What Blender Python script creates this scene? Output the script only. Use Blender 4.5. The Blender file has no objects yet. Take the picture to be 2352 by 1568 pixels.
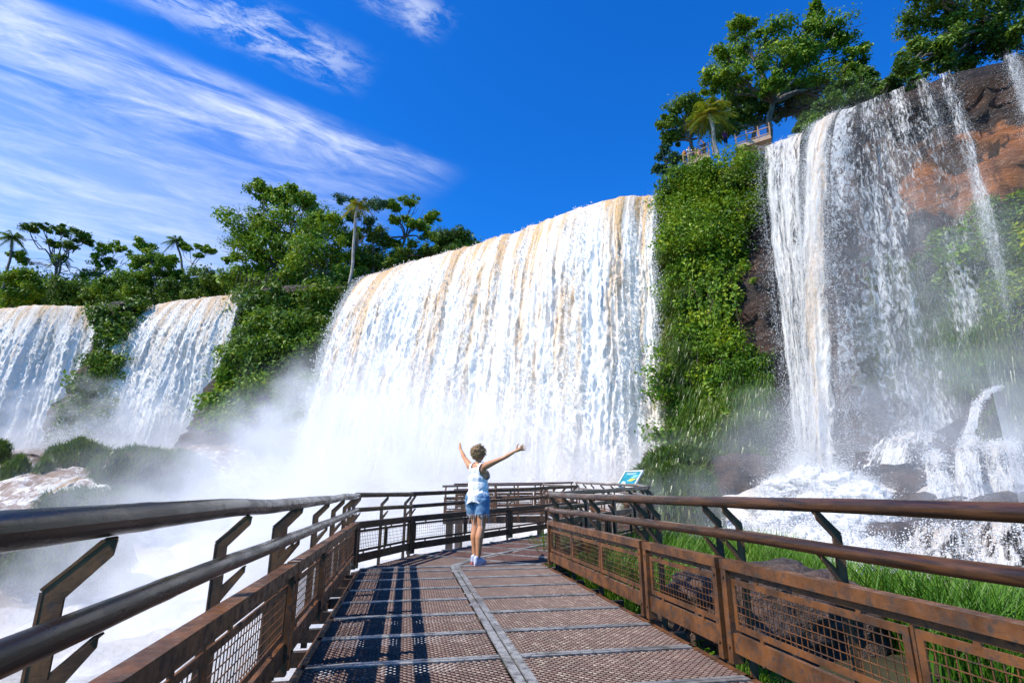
import bpy, math, random
import numpy as np
from mathutils import Vector, Matrix
R = math.radians
random.seed(7)
RNG = np.random.default_rng(7)
S = bpy.context.scene
COL = S.collection

# ------------------------------------------------------------------ camera, sky, sun, exposure
CAMZ, FPX, TILT = 1.08, 1235.0, R(15.4)
cam_d = bpy.data.cameras.new("camera"); cam = bpy.data.objects.new("camera", cam_d); COL.objects.link(cam)
cam.location = (0, 0, CAMZ); cam.rotation_euler = (R(90) + TILT, 0, 0)
cam_d.sensor_width = 36; cam_d.lens = FPX / 2352 * 36; cam_d.clip_start = 0.05; cam_d.clip_end = 3000
S.camera = cam

SUN_EL = R(49)
SUN_TRAVEL = Vector((0.92 * math.cos(SUN_EL), 0.39 * math.cos(SUN_EL), -math.sin(SUN_EL))).normalized()
sun_d = bpy.data.lights.new("sun", 'SUN'); sun_d.energy = 5.0; sun_d.angle = R(0.5); sun_d.color = (1, .94, .84)
sun = bpy.data.objects.new("sun", sun_d); COL.objects.link(sun)
sun.rotation_euler = SUN_TRAVEL.to_track_quat('-Z', 'Y').to_euler(); sun.location = (-40, -20, 60)

W = bpy.data.worlds.new("World"); S.world = W; W.use_nodes = True
wn, wl = W.node_tree.nodes, W.node_tree.links
wn.clear()
def wnode(t, **k):
    n = wn.new(t)
    for a, b in k.items(): setattr(n, a, b)
    return n
def wmath(op, a, b=None, c=None, clamp=False):
    n = wn.new('ShaderNodeMath'); n.operation = op; n.use_clamp = clamp
    for i, v in enumerate((a, b, c)):
        if v is None: continue
        if isinstance(v, (int, float)): n.inputs[i].default_value = v
        else: wl.new(v, n.inputs[i])
    return n.outputs[0]
sky = wnode('ShaderNodeTexSky', sky_type='NISHITA', sun_disc=False)
sky.sun_elevation = SUN_EL
sky.sun_rotation = math.atan2(-SUN_TRAVEL.x, -SUN_TRAVEL.y)
sky.altitude = 200; sky.air_density = 1.0; sky.dust_density = 0.3; sky.ozone_density = 3.0
gam = wnode('ShaderNodeHueSaturation'); gam.inputs['Saturation'].default_value = 1.34; gam.inputs['Value'].default_value = 1.0
wl.new(sky.outputs[0], gam.inputs['Color'])
tint = wnode('ShaderNodeMixRGB', blend_type='MULTIPLY'); tint.inputs[0].default_value = 1; wl.new(gam.outputs[0], tint.inputs[1]); tint.inputs[2].default_value = (.42, 1.32, 2.05, 1)
tc = wnode('ShaderNodeTexCoord'); sep = wnode('ShaderNodeSeparateXYZ'); wl.new(tc.outputs['Generated'], sep.inputs[0])
zz = wmath('MAXIMUM', sep.outputs[2], 0.05)
pxx = wmath('DIVIDE', sep.outputs[0], zz); pyy = wmath('DIVIDE', sep.outputs[1], zz)
ca = wmath('ADD', wmath('MULTIPLY', pxx, .8), wmath('MULTIPLY', pyy, .58))
cb = wmath('ADD', wmath('MULTIPLY', pxx, -.58), wmath('MULTIPLY', pyy, .8))
def wnoise(sa, sb, detail, rough, w, dist=0.0):
    cx = wnode('ShaderNodeCombineXYZ')
    wl.new(wmath('MULTIPLY', ca, sa), cx.inputs[0]); wl.new(wmath('MULTIPLY', cb, sb), cx.inputs[1]); cx.inputs[2].default_value = w
    n = wnode('ShaderNodeTexNoise'); n.inputs['Scale'].default_value = 1; n.inputs['Detail'].default_value = detail
    n.inputs['Roughness'].default_value = rough; n.inputs['Distortion'].default_value = dist
    wl.new(cx.outputs[0], n.inputs['Vector']); return n.outputs[0]
def wsmooth(v, lo, hi):
    n = wnode('ShaderNodeMapRange', interpolation_type='SMOOTHSTEP'); wl.new(v, n.inputs[0])
    n.inputs[1].default_value = lo; n.inputs[2].default_value = hi; return n.outputs[0]
n_big = wnoise(1.3, 3.4, 3, .5, 3.3); n_str = wnoise(3.2, 9.0, 6, .62, 9.1, .5); n_fine = wnoise(9.0, 17.0, 6, .7, 1.7, .6)
b_w = wmath('ADD', cb, wmath('MULTIPLY', wmath('SUBTRACT', n_big, .5), .35))
sheet = wmath('MULTIPLY', wsmooth(b_w, 1.30, 1.46), wsmooth(wmath('ADD', ca, wmath('MULTIPLY', n_big, .3)), 0.98, .48))
core = wmath('MULTIPLY', wsmooth(b_w, 1.30, 1.44), wsmooth(b_w, 1.66, 1.45))
core = wmath('MULTIPLY', core, wsmooth(ca, .82, .55))
core2 = wmath('MULTIPLY', wsmooth(cb, 1.00, 1.10), wsmooth(cb, 1.24, 1.14))
core2 = wmath('MULTIPLY', wmath('MULTIPLY', core2, wsmooth(ca, -.32, -.05)), wsmooth(ca, .40, .22))
core3 = wmath('MULTIPLY', wmath('MULTIPLY', wsmooth(cb, .80, .86), wsmooth(cb, .95, .88)), wmath('MULTIPLY', wsmooth(ca, .18, .26), wsmooth(ca, .48, .38)))
tex = wmath('MULTIPLY', wsmooth(n_str, .30, .74), wmath('ADD', wmath('MULTIPLY', n_fine, 1.5), .2))
tex_f = wmath('MULTIPLY', wsmooth(n_fine, .40, .66), wsmooth(n_str, .28, .55))
dens = wmath('ADD', wmath('MULTIPLY', wmath('MULTIPLY', sheet, tex), .34), wmath('MULTIPLY', sheet, .07))
dens = wmath('ADD', dens, wmath('MULTIPLY', wmath('MULTIPLY', core, tex), .62))
dens = wmath('ADD', dens, wmath('MULTIPLY', wmath('MULTIPLY', wmath('ADD', core2, core3), tex_f), .62))
dens = wmath('ADD', dens, wmath('MULTIPLY', wmath('MULTIPLY', wsmooth(b_w, 1.42, 2.3), wsmooth(ca, .95, .1)), .30))
dens = wmath('MULTIPLY', dens, .74, clamp=True)
cl = wnode('ShaderNodeMixRGB'); wl.new(dens, cl.inputs[0]); wl.new(tint.outputs[0], cl.inputs[1]); cl.inputs[2].default_value = (8.9, 9.5, 10.3, 1)
bg = wnode('ShaderNodeBackground'); wl.new(cl.outputs[0], bg.inputs[0]); bg.inputs[1].default_value = 0.10
wo = wnode('ShaderNodeOutputWorld'); wl.new(bg.outputs[0], wo.inputs[0])

S.view_settings.view_transform = 'Standard'; S.view_settings.look = 'None'
S.view_settings.exposure = 0.34; S.view_settings.gamma = 1; S.view_settings.use_curve_mapping = False
cy = S.cycles
cy.use_denoising = True; cy.denoiser = 'OPENIMAGEDENOISE'
cy.max_bounces = 6; cy.diffuse_bounces = 3; cy.glossy_bounces = 2; cy.transmission_bounces = 3; cy.transparent_max_bounces = 10
cy.volume_bounces = 3; cy.volume_step_rate = 1.0; cy.volume_max_steps = 96
cy.sample_clamp_indirect = 6

# ------------------------------------------------------------------ pixel geometry of the photograph -> places in the world
CT, ST = math.cos(TILT), math.sin(TILT)
def ray(px, py):
    x, u = px - 1176.0, 784.0 - py
    return np.array([x, FPX * CT - u * ST, FPX * ST + u * CT])
def PY(px, py, Y):
    r = ray(px, py); return np.array([0, 0, CAMZ]) + r * (Y / r[1])
def PZ(px, py, z):
    r = ray(px, py); return np.array([0, 0, CAMZ]) + r * ((z - CAMZ) / r[2])
def mpp(p):          # metres per photo pixel at a world point
    return (p[1] * CT + (p[2] - CAMZ) * ST) / FPX

# ------------------------------------------------------------------ noise
def _h(ix, iy, iz, seed):
    h = (ix.astype(np.int64) * 374761393 + iy.astype(np.int64) * 668265263 + iz.astype(np.int64) * 2147483647 + seed * 974711) & 0xffffffff
    h = ((h ^ (h >> 13)) * 1274126177) & 0xffffffff
    h = ((h ^ (h >> 16)) * 2246822519) & 0xffffffff
    return ((h ^ (h >> 15)) & 0xffffff).astype(np.float64) / 0xffffff * 2 - 1
def vn(x, y, z=0.0, seed=0):
    x, y, z = np.broadcast_arrays(np.asarray(x, float), np.asarray(y, float), np.asarray(z, float))
    ix, iy, iz = np.floor(x), np.floor(y), np.floor(z)
    fx, fy, fz = x - ix, y - iy, z - iz
    fx, fy, fz = [f * f * f * (f * (f * 6 - 15) + 10) for f in (fx, fy, fz)]
    o = 0
    for a in (0, 1):
        for b in (0, 1):
            for c in (0, 1):
                o = o + _h(ix + a, iy + b, iz + c, seed) * (fx if a else 1 - fx) * (fy if b else 1 - fy) * (fz if c else 1 - fz)
    return o
def fbm(x, y, z=0.0, oct=4, seed=0, gain=.5):
    o, a, n = 0, 1.0, 0
    for i in range(oct):
        o = o + a * vn(np.asarray(x) * 2 ** i, np.asarray(y) * 2 ** i, np.asarray(z) * 2 ** i, seed + i * 17); n += a; a *= gain
    return o / n
def sstep(v, lo, hi):
    t = np.clip((np.asarray(v, float) - lo) / (hi - lo), 0, 1); return t * t * (3 - 2 * t)

# ------------------------------------------------------------------ mesh and object helpers
class MB:
    def __init__(s): s.v, s.f, s.n = [], [], 0
    def add(s, v, f):
        v = np.asarray(v, float).reshape(-1, 3); f = np.asarray(f, int)
        s.v.append(v); s.f.append(f + s.n); s.n += len(v)
    def box(s, p0, p1, w, h, up=(0, 0, 1)):
        """bar from p0 to p1, w across, h along up"""
        p0, p1, up = np.asarray(p0, float), np.asarray(p1, float), np.asarray(up, float)
        d = p1 - p0; d /= np.linalg.norm(d)
        side = np.cross(d, up); side /= np.linalg.norm(side); u = np.cross(side, d)
        v = [p + side * a * w / 2 + u * b * h / 2 for p in (p0, p1) for a, b in ((-1, -1), (1, -1), (1, 1), (-1, 1))]
        s.add(v, [[0, 1, 2, 3], [7, 6, 5, 4], [4, 5, 1, 0], [5, 6, 2, 1], [6, 7, 3, 2], [7, 4, 0, 3]])
    def prism(s, poly, off):
        """closed outline (n,3) swept by vector off"""
        a = np.asarray(poly, float); b = a + np.asarray(off, float); n = len(a)
        s.add(np.vstack([a, b]), [[i, (i + 1) % n, n + (i + 1) % n, n + i] for i in range(n)])
        for base, rev in ((a, 1), (b, 0)):
            c = base.mean(0); vv = np.vstack([base, c[None]])
            s.add(vv, [[(i + 1) % n, i, n] if rev else [i, (i + 1) % n, n] for i in range(n)])
    def tube(s, pts, rad, k=10, cap=True, squash=None):
        pts = np.asarray(pts, float); n = len(pts); rad = np.broadcast_to(np.asarray(rad, float), (n,))
        t = np.gradient(pts, axis=0); t /= np.linalg.norm(t, axis=1)[:, None] + 1e-12
        ref = np.array([0, 0, 1.0]) if abs(t[0][2]) < .9 else np.array([0, 1.0, 0])
        a = np.cross(t[0], ref); a /= np.linalg.norm(a)
        rings = []; an = np.arange(k) / k * 2 * math.pi
        for i in range(n):
            a = a - t[i] * (a @ t[i]); a /= np.linalg.norm(a); b = np.cross(t[i], a)
            rings.append(pts[i] + rad[i] * (np.cos(an)[:, None] * a + np.sin(an)[:, None] * b))
        v = np.vstack(rings); f = []
        for i in range(n - 1):
            for j in range(k):
                f.append([i * k + j, i * k + (j + 1) % k, (i + 1) * k + (j + 1) % k, (i + 1) * k + j])
        s.add(v, f)
        if cap:
            for i, rev in ((0, 1), (n - 1, 0)):
                c = np.vstack([rings[i], pts[i][None]])
                s.add(c, [[(j + 1) % k, j, k] if rev else [j, (j + 1) % k, k] for j in range(k)])
    def ball(s, c, r, nu=12, nv=8, rot=None):
        th = np.linspace(0, math.pi, nv + 1)[1:-1]; ph = np.arange(nu) / nu * 2 * math.pi
        v = [[0, 0, 1]] + [[math.sin(a) * math.cos(b), math.sin(a) * math.sin(b), math.cos(a)] for a in th for b in ph] + [[0, 0, -1]]
        v = np.array(v) * np.asarray(r)
        if rot is not None: v = v @ np.asarray(rot).T
        v = v + np.asarray(c); q = []; t = []
        for i in range(nv - 2):
            for j in range(nu):
                q.append([1 + i * nu + j, 1 + (i + 1) * nu + j, 1 + (i + 1) * nu + (j + 1) % nu, 1 + i * nu + (j + 1) % nu])
        e = len(v) - 1
        for j in range(nu):
            t.append([0, 1 + j, 1 + (j + 1) % nu]); t.append([e, 1 + (nv - 2) * nu + (j + 1) % nu, 1 + (nv - 2) * nu + j])
        n0 = s.n; s.add(v, q); s.f.append(np.array(t) + n0)
    def mesh(s, name, smooth=False):
        me = bpy.data.meshes.new(name)
        v = np.vstack(s.v).astype(np.float32)
        starts, tot, loops, c = [], [], [], 0
        for f in s.f:
            if len(f) == 0: continue
            k = f.shape[1]; loops.append(f.ravel()); starts.append(c + np.arange(len(f)) * k); tot.append(np.full(len(f), k)); c += f.size
        loops = np.concatenate(loops).astype(np.int32); starts = np.concatenate(starts).astype(np.int32); tot = np.concatenate(tot).astype(np.int32)
        me.vertices.add(len(v)); me.vertices.foreach_set('co', v.ravel())
        me.loops.add(len(loops)); me.loops.foreach_set('vertex_index', loops)
        me.polygons.add(len(starts)); me.polygons.foreach_set('loop_start', starts); me.polygons.foreach_set('loop_total', tot)
        me.polygons.foreach_set('use_smooth', np.full(len(starts), bool(smooth)))
        me.update(calc_edges=True); me.validate()
        return me
    def build(s, name, mat, parent=None, smooth=False):
        return obj(name, s.mesh(name, smooth), mat, parent)
def obj(name, me, mat, parent=None):
    o = bpy.data.objects.new(name, me); COL.objects.link(o)
    if mat is not None:
        for m in (mat if isinstance(mat, (list, tuple)) else [mat]): me.materials.append(m)
    if parent is not None: o.parent = parent
    return o
def tag(o, label=None, cat=None, group=None, kind=None):
    if label: o['label'] = label
    if cat: o['category'] = cat
    if group: o['group'] = group
    if kind: o['kind'] = kind
    return o
def empty(name, label=None, cat=None, group=None, loc=(0, 0, 0)):
    o = bpy.data.objects.new(name, None); COL.objects.link(o); o.location = loc; o.empty_display_size = .3
    return tag(o, label, cat, group)
def grid_mesh(P, smooth=True, uv=None, name='grid'):
    n, m = P.shape[:2]; mb = MB(); i = np.arange(n * m).reshape(n, m)
    f = np.stack([i[:-1, :-1], i[1:, :-1], i[1:, 1:], i[:-1, 1:]], -1).reshape(-1, 4)
    mb.add(P.reshape(-1, 3), f); me = mb.mesh(name, smooth)
    if uv is not None:
        l = me.uv_layers.new(name='UVMap'); li = np.empty(len(me.loops), np.int32); me.loops.foreach_get('vertex_index', li)
        l.data.foreach_set('uv', uv.reshape(-1, 2)[li].astype(np.float32).ravel())
    return me

# ------------------------------------------------------------------ materials
def new_mat(name):
    m = bpy.data.materials.new(name); m.use_nodes = True; nt = m.node_tree; nt.nodes.clear()
    out = nt.nodes.new('ShaderNodeOutputMaterial'); return m, nt, out
class NT:
    def __init__(s, nt): s.nt = nt
    def n(s, t, ins=None, **k):
        x = s.nt.nodes.new(t)
        for a, b in k.items(): setattr(x, a, b)
        for a, b in (ins or {}).items():
            if hasattr(b, 'is_output') : s.nt.links.new(b, x.inputs[a])
            else: x.inputs[a].default_value = b
        return x
    def math(s, op, a, b=0.0, clamp=False): return s.n('ShaderNodeMath', {0: a, 1: b}, operation=op, use_clamp=clamp).outputs[0]
    def mix(s, f, a, b): return s.n('ShaderNodeMixRGB', {0: f, 1: a, 2: b}).outputs[0]
    def smooth(s, v, lo, hi, to0=0.0, to1=1.0): return s.n('ShaderNodeMapRange', {0: v, 1: lo, 2: hi, 3: to0, 4: to1}, interpolation_type='SMOOTHSTEP').outputs[0]
    def coords(s, which='Object', scale=(1, 1, 1)):
        c = s.n('ShaderNodeTexCoord').outputs[which]
        return s.n('ShaderNodeMapping', {'Vector': c, 'Scale': scale}).outputs[0]
    def noise(s, v, scale, detail=4, rough=.55, dist=0.0): return s.n('ShaderNodeTexNoise', {'Vector': v, 'Scale': scale, 'Detail': detail, 'Roughness': rough, 'Distortion': dist}).outputs[0]
    def bump(s, h, strength, dist=.02): return s.n('ShaderNodeBump', {'Height': h, 'Strength': strength, 'Distance': dist}).outputs[0]
def c4(c): return (c[0], c[1], c[2], 1)
def surf_mat(name, a, b, c=None, scale=6, rough=(.35, .7), spec=.5, metal=0.0, stretch=(1, 1, 1), bump=.3, bdist=.01, lohi=(.35, .65), coord='Object'):
    """mottled surface of two or three colours with varying gloss"""
    m, nt, out = new_mat(name); t = NT(nt); v = t.coords(coord, stretch)
    n1 = t.noise(v, scale, 6, .6); n2 = t.noise(v, scale * 3.7, 5, .65)
    col = t.mix(t.smooth(n1, *lohi), c4(a), c4(b))
    if c: col = t.mix(t.smooth(n2, .52, .68), col, c4(c))
    p = t.n('ShaderNodeBsdfPrincipled', {'Base Color': col, 'Roughness': t.smooth(n2, .3, .7, rough[0], rough[1]), 'Metallic': metal, 'Specular IOR Level': spec})
    if bump: nt.links.new(t.bump(t.noise(v, scale * 5, 5, .7), bump, bdist), p.inputs['Normal'])
    nt.links.new(p.outputs[0], out.inputs[0]); return m
def leaf_mat(name, cols, transl=.35, nscale=.35, rough=.5, spec=.35):
    m, nt, out = new_mat(name); t = NT(nt)
    rnd = t.n('ShaderNodeNewGeometry').outputs['Random Per Island']
    nz = t.noise(t.coords('Object'), nscale, 3, .6)
    f = t.math('ADD', t.math('MULTIPLY', rnd, .50), t.math('MULTIPLY', t.math('SUBTRACT', nz, .36), 1.9), clamp=True)
    r = t.n('ShaderNodeValToRGB', {0: f}); e = r.color_ramp.elements
    for i, c in enumerate(cols):
        pos = i / (len(cols) - 1)
        x = e[i] if i < 2 else e.new(pos)
        x.position = pos; x.color = c4(c)
    p = t.n('ShaderNodeBsdfPrincipled', {'Base Color': r.outputs[0], 'Roughness': rough, 'Specular IOR Level': spec})
    tr = t.n('ShaderNodeBsdfTranslucent', {0: t.mix(.5, r.outputs[0], (.10, .16, .01, 1))})
    mx = t.n('ShaderNodeMixShader', {0: transl, 1: p.outputs[0], 2: tr.outputs[0]})
    nt.links.new(mx.outputs[0], out.inputs[0]); return m

M = {}
M['rust'] = surf_mat('rusty_steel', (.060, .028, .013), (.19, .072, .021), (.050, .032, .022), 5, (.25, .75), .5, .05, bump=.6, bdist=.006, lohi=(.32, .66))
M['rust_dark'] = surf_mat('dark_wet_steel', (.022, .014, .010), (.085, .038, .018), (.045, .03, .022), 9, (.22, .6), .5, .1, bump=.5, bdist=.006)
M['wire'] = surf_mat('rusty_wire', (.05, .025, .014), (.12, .05, .02), None, 20, (.4, .8), .4, bump=0)
M['strip'] = surf_mat('grey_steel_strip', (.14, .135, .125), (.30, .295, .28), (.065, .055, .05), 5, (.22, .55), .5, .25, bump=.3, bdist=.003, lohi=(.38, .56))
M['grate'] = surf_mat('brown_expanded_metal', (.088, .043, .032), (.15, .077, .057), (.20, .12, .095), 4, (.4, .65), .35, .0, bump=0)
M['cap'] = surf_mat('rusty_post', (.075, .036, .017), (.19, .085, .032), (.10, .065, .045), 7, (.5, .85), .35, .0, bump=.5, bdist=.004)
M['trunk'] = surf_mat('bark', (.10, .075, .055), (.22, .18, .14), (.06, .05, .035), 3, (.7, .95), .2, stretch=(1, 1, .3), bump=.6, bdist=.05)
M['pale_trunk'] = surf_mat('pale_bark', (.28, .24, .20), (.46, .42, .36), (.16, .13, .10), 2, (.7, .95), .2, stretch=(1, 1, .4), bump=.4, bdist=.03)
M['rock'] = surf_mat('dark_brown_rock', (.035, .026, .022), (.11, .062, .042), (.065, .05, .042), 1.6, (.3, .75), .5, bump=1.0, bdist=.22)
M['wet_rock'] = surf_mat('wet_boulder', (.05, .034, .026), (.13, .075, .052), (.03, .024, .02), 2.4, (.25, .7), .5, bump=1.0, bdist=.10)
M['soil'] = surf_mat('dark_soil', (.02, .018, .012), (.05, .045, .02), None, 1.0, (.7, .95), .2, bump=.6, bdist=.05)
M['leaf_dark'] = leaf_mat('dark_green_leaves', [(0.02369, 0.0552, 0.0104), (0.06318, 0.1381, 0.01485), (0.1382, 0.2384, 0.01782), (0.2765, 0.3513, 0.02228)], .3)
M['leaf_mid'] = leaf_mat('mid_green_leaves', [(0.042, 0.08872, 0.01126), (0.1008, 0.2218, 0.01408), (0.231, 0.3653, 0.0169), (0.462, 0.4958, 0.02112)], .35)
M['leaf_bright'] = leaf_mat('bright_green_leaves', [(0.03125, 0.07796, 0.006), (0.1004, 0.2183, 0.008), (0.2232, 0.343, 0.01), (0.424, 0.4211, 0.012)], .4, .5)
M['leaf_blue'] = leaf_mat('bluish_green_leaves', [(0.0208, 0.0624, 0.03456), (0.04576, 0.1248, 0.0576), (0.0832, 0.1872, 0.0672)], .3)
M['palm_leaf'] = leaf_mat('palm_fronds', [(0.0624, 0.1319, 0.0104), (0.1456, 0.2451, 0.0156), (0.416, 0.3581, 0.026), (0.624, 0.3581, 0.039)], .35, .6)
M['grass'] = leaf_mat('grass_blades', [(.03, .09, .008), (.07, .19, .010), (.13, .28, .014), (.24, .30, .03)], .4, .7)
M['moss_grass'] = leaf_mat('hanging_wet_grass', [(.025, .06, .008), (.06, .13, .010), (.13, .19, .012), (.22, .20, .02)], .35, .4, .35, .6)
M['vine'] = surf_mat('hanging_vines', (.06, .045, .03), (.13, .10, .07), None, 3, (.8, .95), .1, bump=0)

def cliff_mat():
    m, nt, out = new_mat('layered_basalt_cliff'); t = NT(nt)
    v = t.coords('Object'); vs = t.coords('Object', (.5, .5, 2.2))
    n1 = t.noise(vs, .35, 6, .62, .5); n2 = t.noise(v, 1.6, 6, .65); n3 = t.noise(t.coords('Object', (1, 1, .25)), .9, 4, .6)
    col = t.mix(t.smooth(n1, .38, .62), (.032, .022, .018, 1), (.125, .058, .034, 1))
    col = t.mix(t.smooth(n2, .5, .7), col, (.075, .05, .038, 1))
    col = t.mix(t.smooth(n3, .56, .68), col, (.018, .015, .015, 1))
    # one bare patch of orange sandstone
    pc = PATCH; d = t.n('ShaderNodeVectorMath', {0: v, 1: tuple(pc)}, operation='SUBTRACT').outputs[0]
    d = t.n('ShaderNodeVectorMath', {0: d, 1: (.19, .19, .36)}, operation='MULTIPLY').outputs[0]
    L = t.n('ShaderNodeVectorMath', {0: d}, operation='LENGTH').outputs['Value']
    L = t.math('ADD', L, t.math('MULTIPLY', t.math('SUBTRACT', n2, .5), .9))
    col = t.mix(t.smooth(L, 1.05, .9), col, t.mix(t.smooth(n1, .35, .6), (.26, .095, .035, 1), (.56, .19, .045, 1)))
    p = t.n('ShaderNodeBsdfPrincipled', {'Base Color': col, 'Roughness': t.smooth(n2, .3, .7, .35, .8)})
    nt.links.new(t.bump(t.math('ADD', t.noise(vs, 1.8, 8, .75), n2), 1.0, .7), p.inputs['Normal'])
    nt.links.new(p.outputs[0], out.inputs[0]); return m
def water_mat(name, tan=.5, tan_len=14.0, hole=0.0, seed=0.0, white=(.89, .855, .79), hole_sc=1.0, grey=.18, side=0.0, ragged=0.0, soft=0.0, bump=.85):
    """falling white water; UV = metres along the lip, metres fallen; brown silt where it slides over the lip"""
    m, nt, out = new_mat(name); t = NT(nt)
    uv = t.n('ShaderNodeTexCoord').outputs['UV']; sx = t.n('ShaderNodeSeparateXYZ', {0: uv})
    def mp(a, b): return t.n('ShaderNodeMapping', {'Vector': uv, 'Scale': (a, b, 1), 'Location': (seed, seed * .7, 0)}).outputs[0]
    s1 = t.noise(mp(.75, .045), 1, 6, .68, .5); s2 = t.noise(mp(2.6, .22), 1, 6, .7, .4); s3 = t.noise(mp(8.5, 3.4), 1, 7, .78, .3)
    fade = t.smooth(sx.outputs[1], tan_len * 1.35, 0.0)
    k = t.math('MULTIPLY', t.smooth(t.math('ADD', s1, t.math('MULTIPLY', t.math('SUBTRACT', s2, .5), .4)),   .44, .62), t.math('ADD', t.math('MULTIPLY', fade, 1.05), .10))
    k = t.math('ADD', k, t.math('MULTIPLY', t.smooth(sx.outputs[1], 5.0, 0.2), .62))
    k = t.math('MULTIPLY', k, t.smooth(s3, .72, .34, .35, 1.1))
    k = t.math('MULTIPLY', k, tan, clamp=True)
    w = t.mix(t.math('MULTIPLY', t.smooth(s2, .56, .74), grey), c4(white), (.42, .44, .45, 1))
    col = t.mix(k, w, (.64, .385, .155, 1))
    p = t.n('ShaderNodeBsdfPrincipled', {'Base Color': col, 'Roughness': .42, 'Specular IOR Level': .35})
    nt.links.new(t.bump(t.math('ADD', s3, t.math('MULTIPLY', s2, .8)), bump, .25), p.inputs['Normal'])
    sh = p.outputs[0]
    if hole > 0:
        h1 = t.noise(mp(3.4 * hole_sc, .62 * hole_sc), 1, 8, .75, .8); h2 = t.noise(mp(.7, .07), 1, 4, .6)
        hs = t.math('ADD', h1, t.math('MULTIPLY', t.math('SUBTRACT', h2, .5), .8))
        if side: hs = t.math('ADD', hs, t.smooth(sx.outputs[0], 3.2, 0.0, 0.0, side))
        if ragged:
            ed = t.math('MULTIPLY', t.smooth(sx.outputs[0], 0.0, .65), t.smooth(sx.outputs[0], ragged, ragged - .65))
            hs = t.math('ADD', hs, t.math('MULTIPLY', t.math('SUBTRACT', ed, 1.0), .34))
        a = t.smooth(hs, .62 - hole * .26 - soft, .70 - hole * .20 + soft)
        tr = t.n('ShaderNodeBsdfTransparent')
        sh = t.n('ShaderNodeMixShader', {0: a, 1: tr.outputs[0], 2: sh}).outputs[0]
    nt.links.new(sh, out.inputs[0]); return m
def spray_mat():
    m, nt, out = new_mat('white_spray'); t = NT(nt)
    p = t.n('ShaderNodeBsdfPrincipled', {'Base Color': (.90, .885, .85, 1), 'Roughness': .5, 'Specular IOR Level': .3})
    tr = t.n('ShaderNodeBsdfTranslucent', {0: (.9, .9, .9, 1)})
    nt.links.new(t.n('ShaderNodeMixShader', {0: .35, 1: p.outputs[0], 2: tr.outputs[0]}).outputs[0], out.inputs[0]); return m
def river_mat():
    m, nt, out = new_mat('foaming_brown_river'); t = NT(nt); v = t.coords('Object')
    n1 = t.noise(v, .16, 4, .6, .4); n2 = t.noise(v, 1.1, 7, .7, .6); n3 = t.noise(v, 4.0, 6, .7)
    sx = t.n('ShaderNodeSeparateXYZ', {0: v})
    brown = t.mix(n2, (.20, .12, .07, 1), (.36, .235, .14, 1))
    left = t.smooth(sx.outputs[0], -21.0, -29.0)     # calmer brown water on the left terrace
    foam = t.math('ADD', t.smooth(t.math('ADD', n2, t.math('MULTIPLY', n1, .5)), .74, .95), t.math('MULTIPLY', t.math('SUBTRACT', 1.0, left), .75), clamp=True)
    col = t.mix(foam, brown, t.mix(t.smooth(t.math('ADD', t.math('MULTIPLY', n1, .6), t.math('MULTIPLY', n3, .4)), .38, .60), (.50, .46, .40, 1), (.80, .78, .74, 1)))
    p = t.n('ShaderNodeBsdfPrincipled', {'Base Color': col, 'Roughness': t.smooth(foam, 0, 1, .12, .6)})
    nt.links.new(t.bump(t.math('ADD', n2, t.math('MULTIPLY', n3, .4)), .7, .3), p.inputs['Normal'])
    nt.links.new(p.outputs[0], out.inputs[0]); return m
M['spray'] = spray_mat(); M['river'] = river_mat()

# ------------------------------------------------------------------ leaves, grass, trees
def quads_from(c, n, s, asp=.5, roll=None):
    """diamond leaves: centres c, normals n, half-lengths s"""
    k = len(c); n = n / (np.linalg.norm(n, axis=1)[:, None] + 1e-9)
    a = RNG.normal(size=(k, 3)); a -= n * (a * n).sum(1)[:, None]; a /= np.linalg.norm(a, axis=1)[:, None] + 1e-9
    b = np.cross(n, a); s = s[:, None]
    v = np.stack([c - a * s, c + b * s * asp + n * s * .12, c + a * s, c - b * s * asp + n * s * .12], 1)
    return v.reshape(-1, 3), np.arange(4 * k).reshape(-1, 4)
def clump_leaves(mb, cen, rad, per, size, up=.45, shell=.55, flat=1.0):
    """leaves spread through the shells of many clumps"""
    cen = np.asarray(cen, float); rad = np.asarray(rad, float); k = len(cen)
    idx = np.repeat(np.arange(k), per)
    d = RNG.normal(size=(len(idx), 3)); d /= np.linalg.norm(d, axis=1)[:, None]
    rr = (shell + (1 - shell) * RNG.random(len(idx)) ** .6) * (1 + .25 * np.maximum(0, RNG.normal(size=len(idx))))
    wob = 1 + .35 * vn(d[:, 0] * 2 + idx * 3.1, d[:, 1] * 2, d[:, 2] * 2, 5)
    R3 = rad[idx][:, None] * np.array([1, 1, flat])
    p = cen[idx] + d * R3 * (rr * wob)[:, None]
    n = d * .6 + RNG.normal(size=d.shape) * .55 + np.array([0, 0, up])
    v, f = quads_from(p, n, size * (.55 + .95 * RNG.random(k) ** 1.5)[idx] * (.6 + .8 * RNG.random(len(idx))))
    mb.add(v, f)
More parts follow.
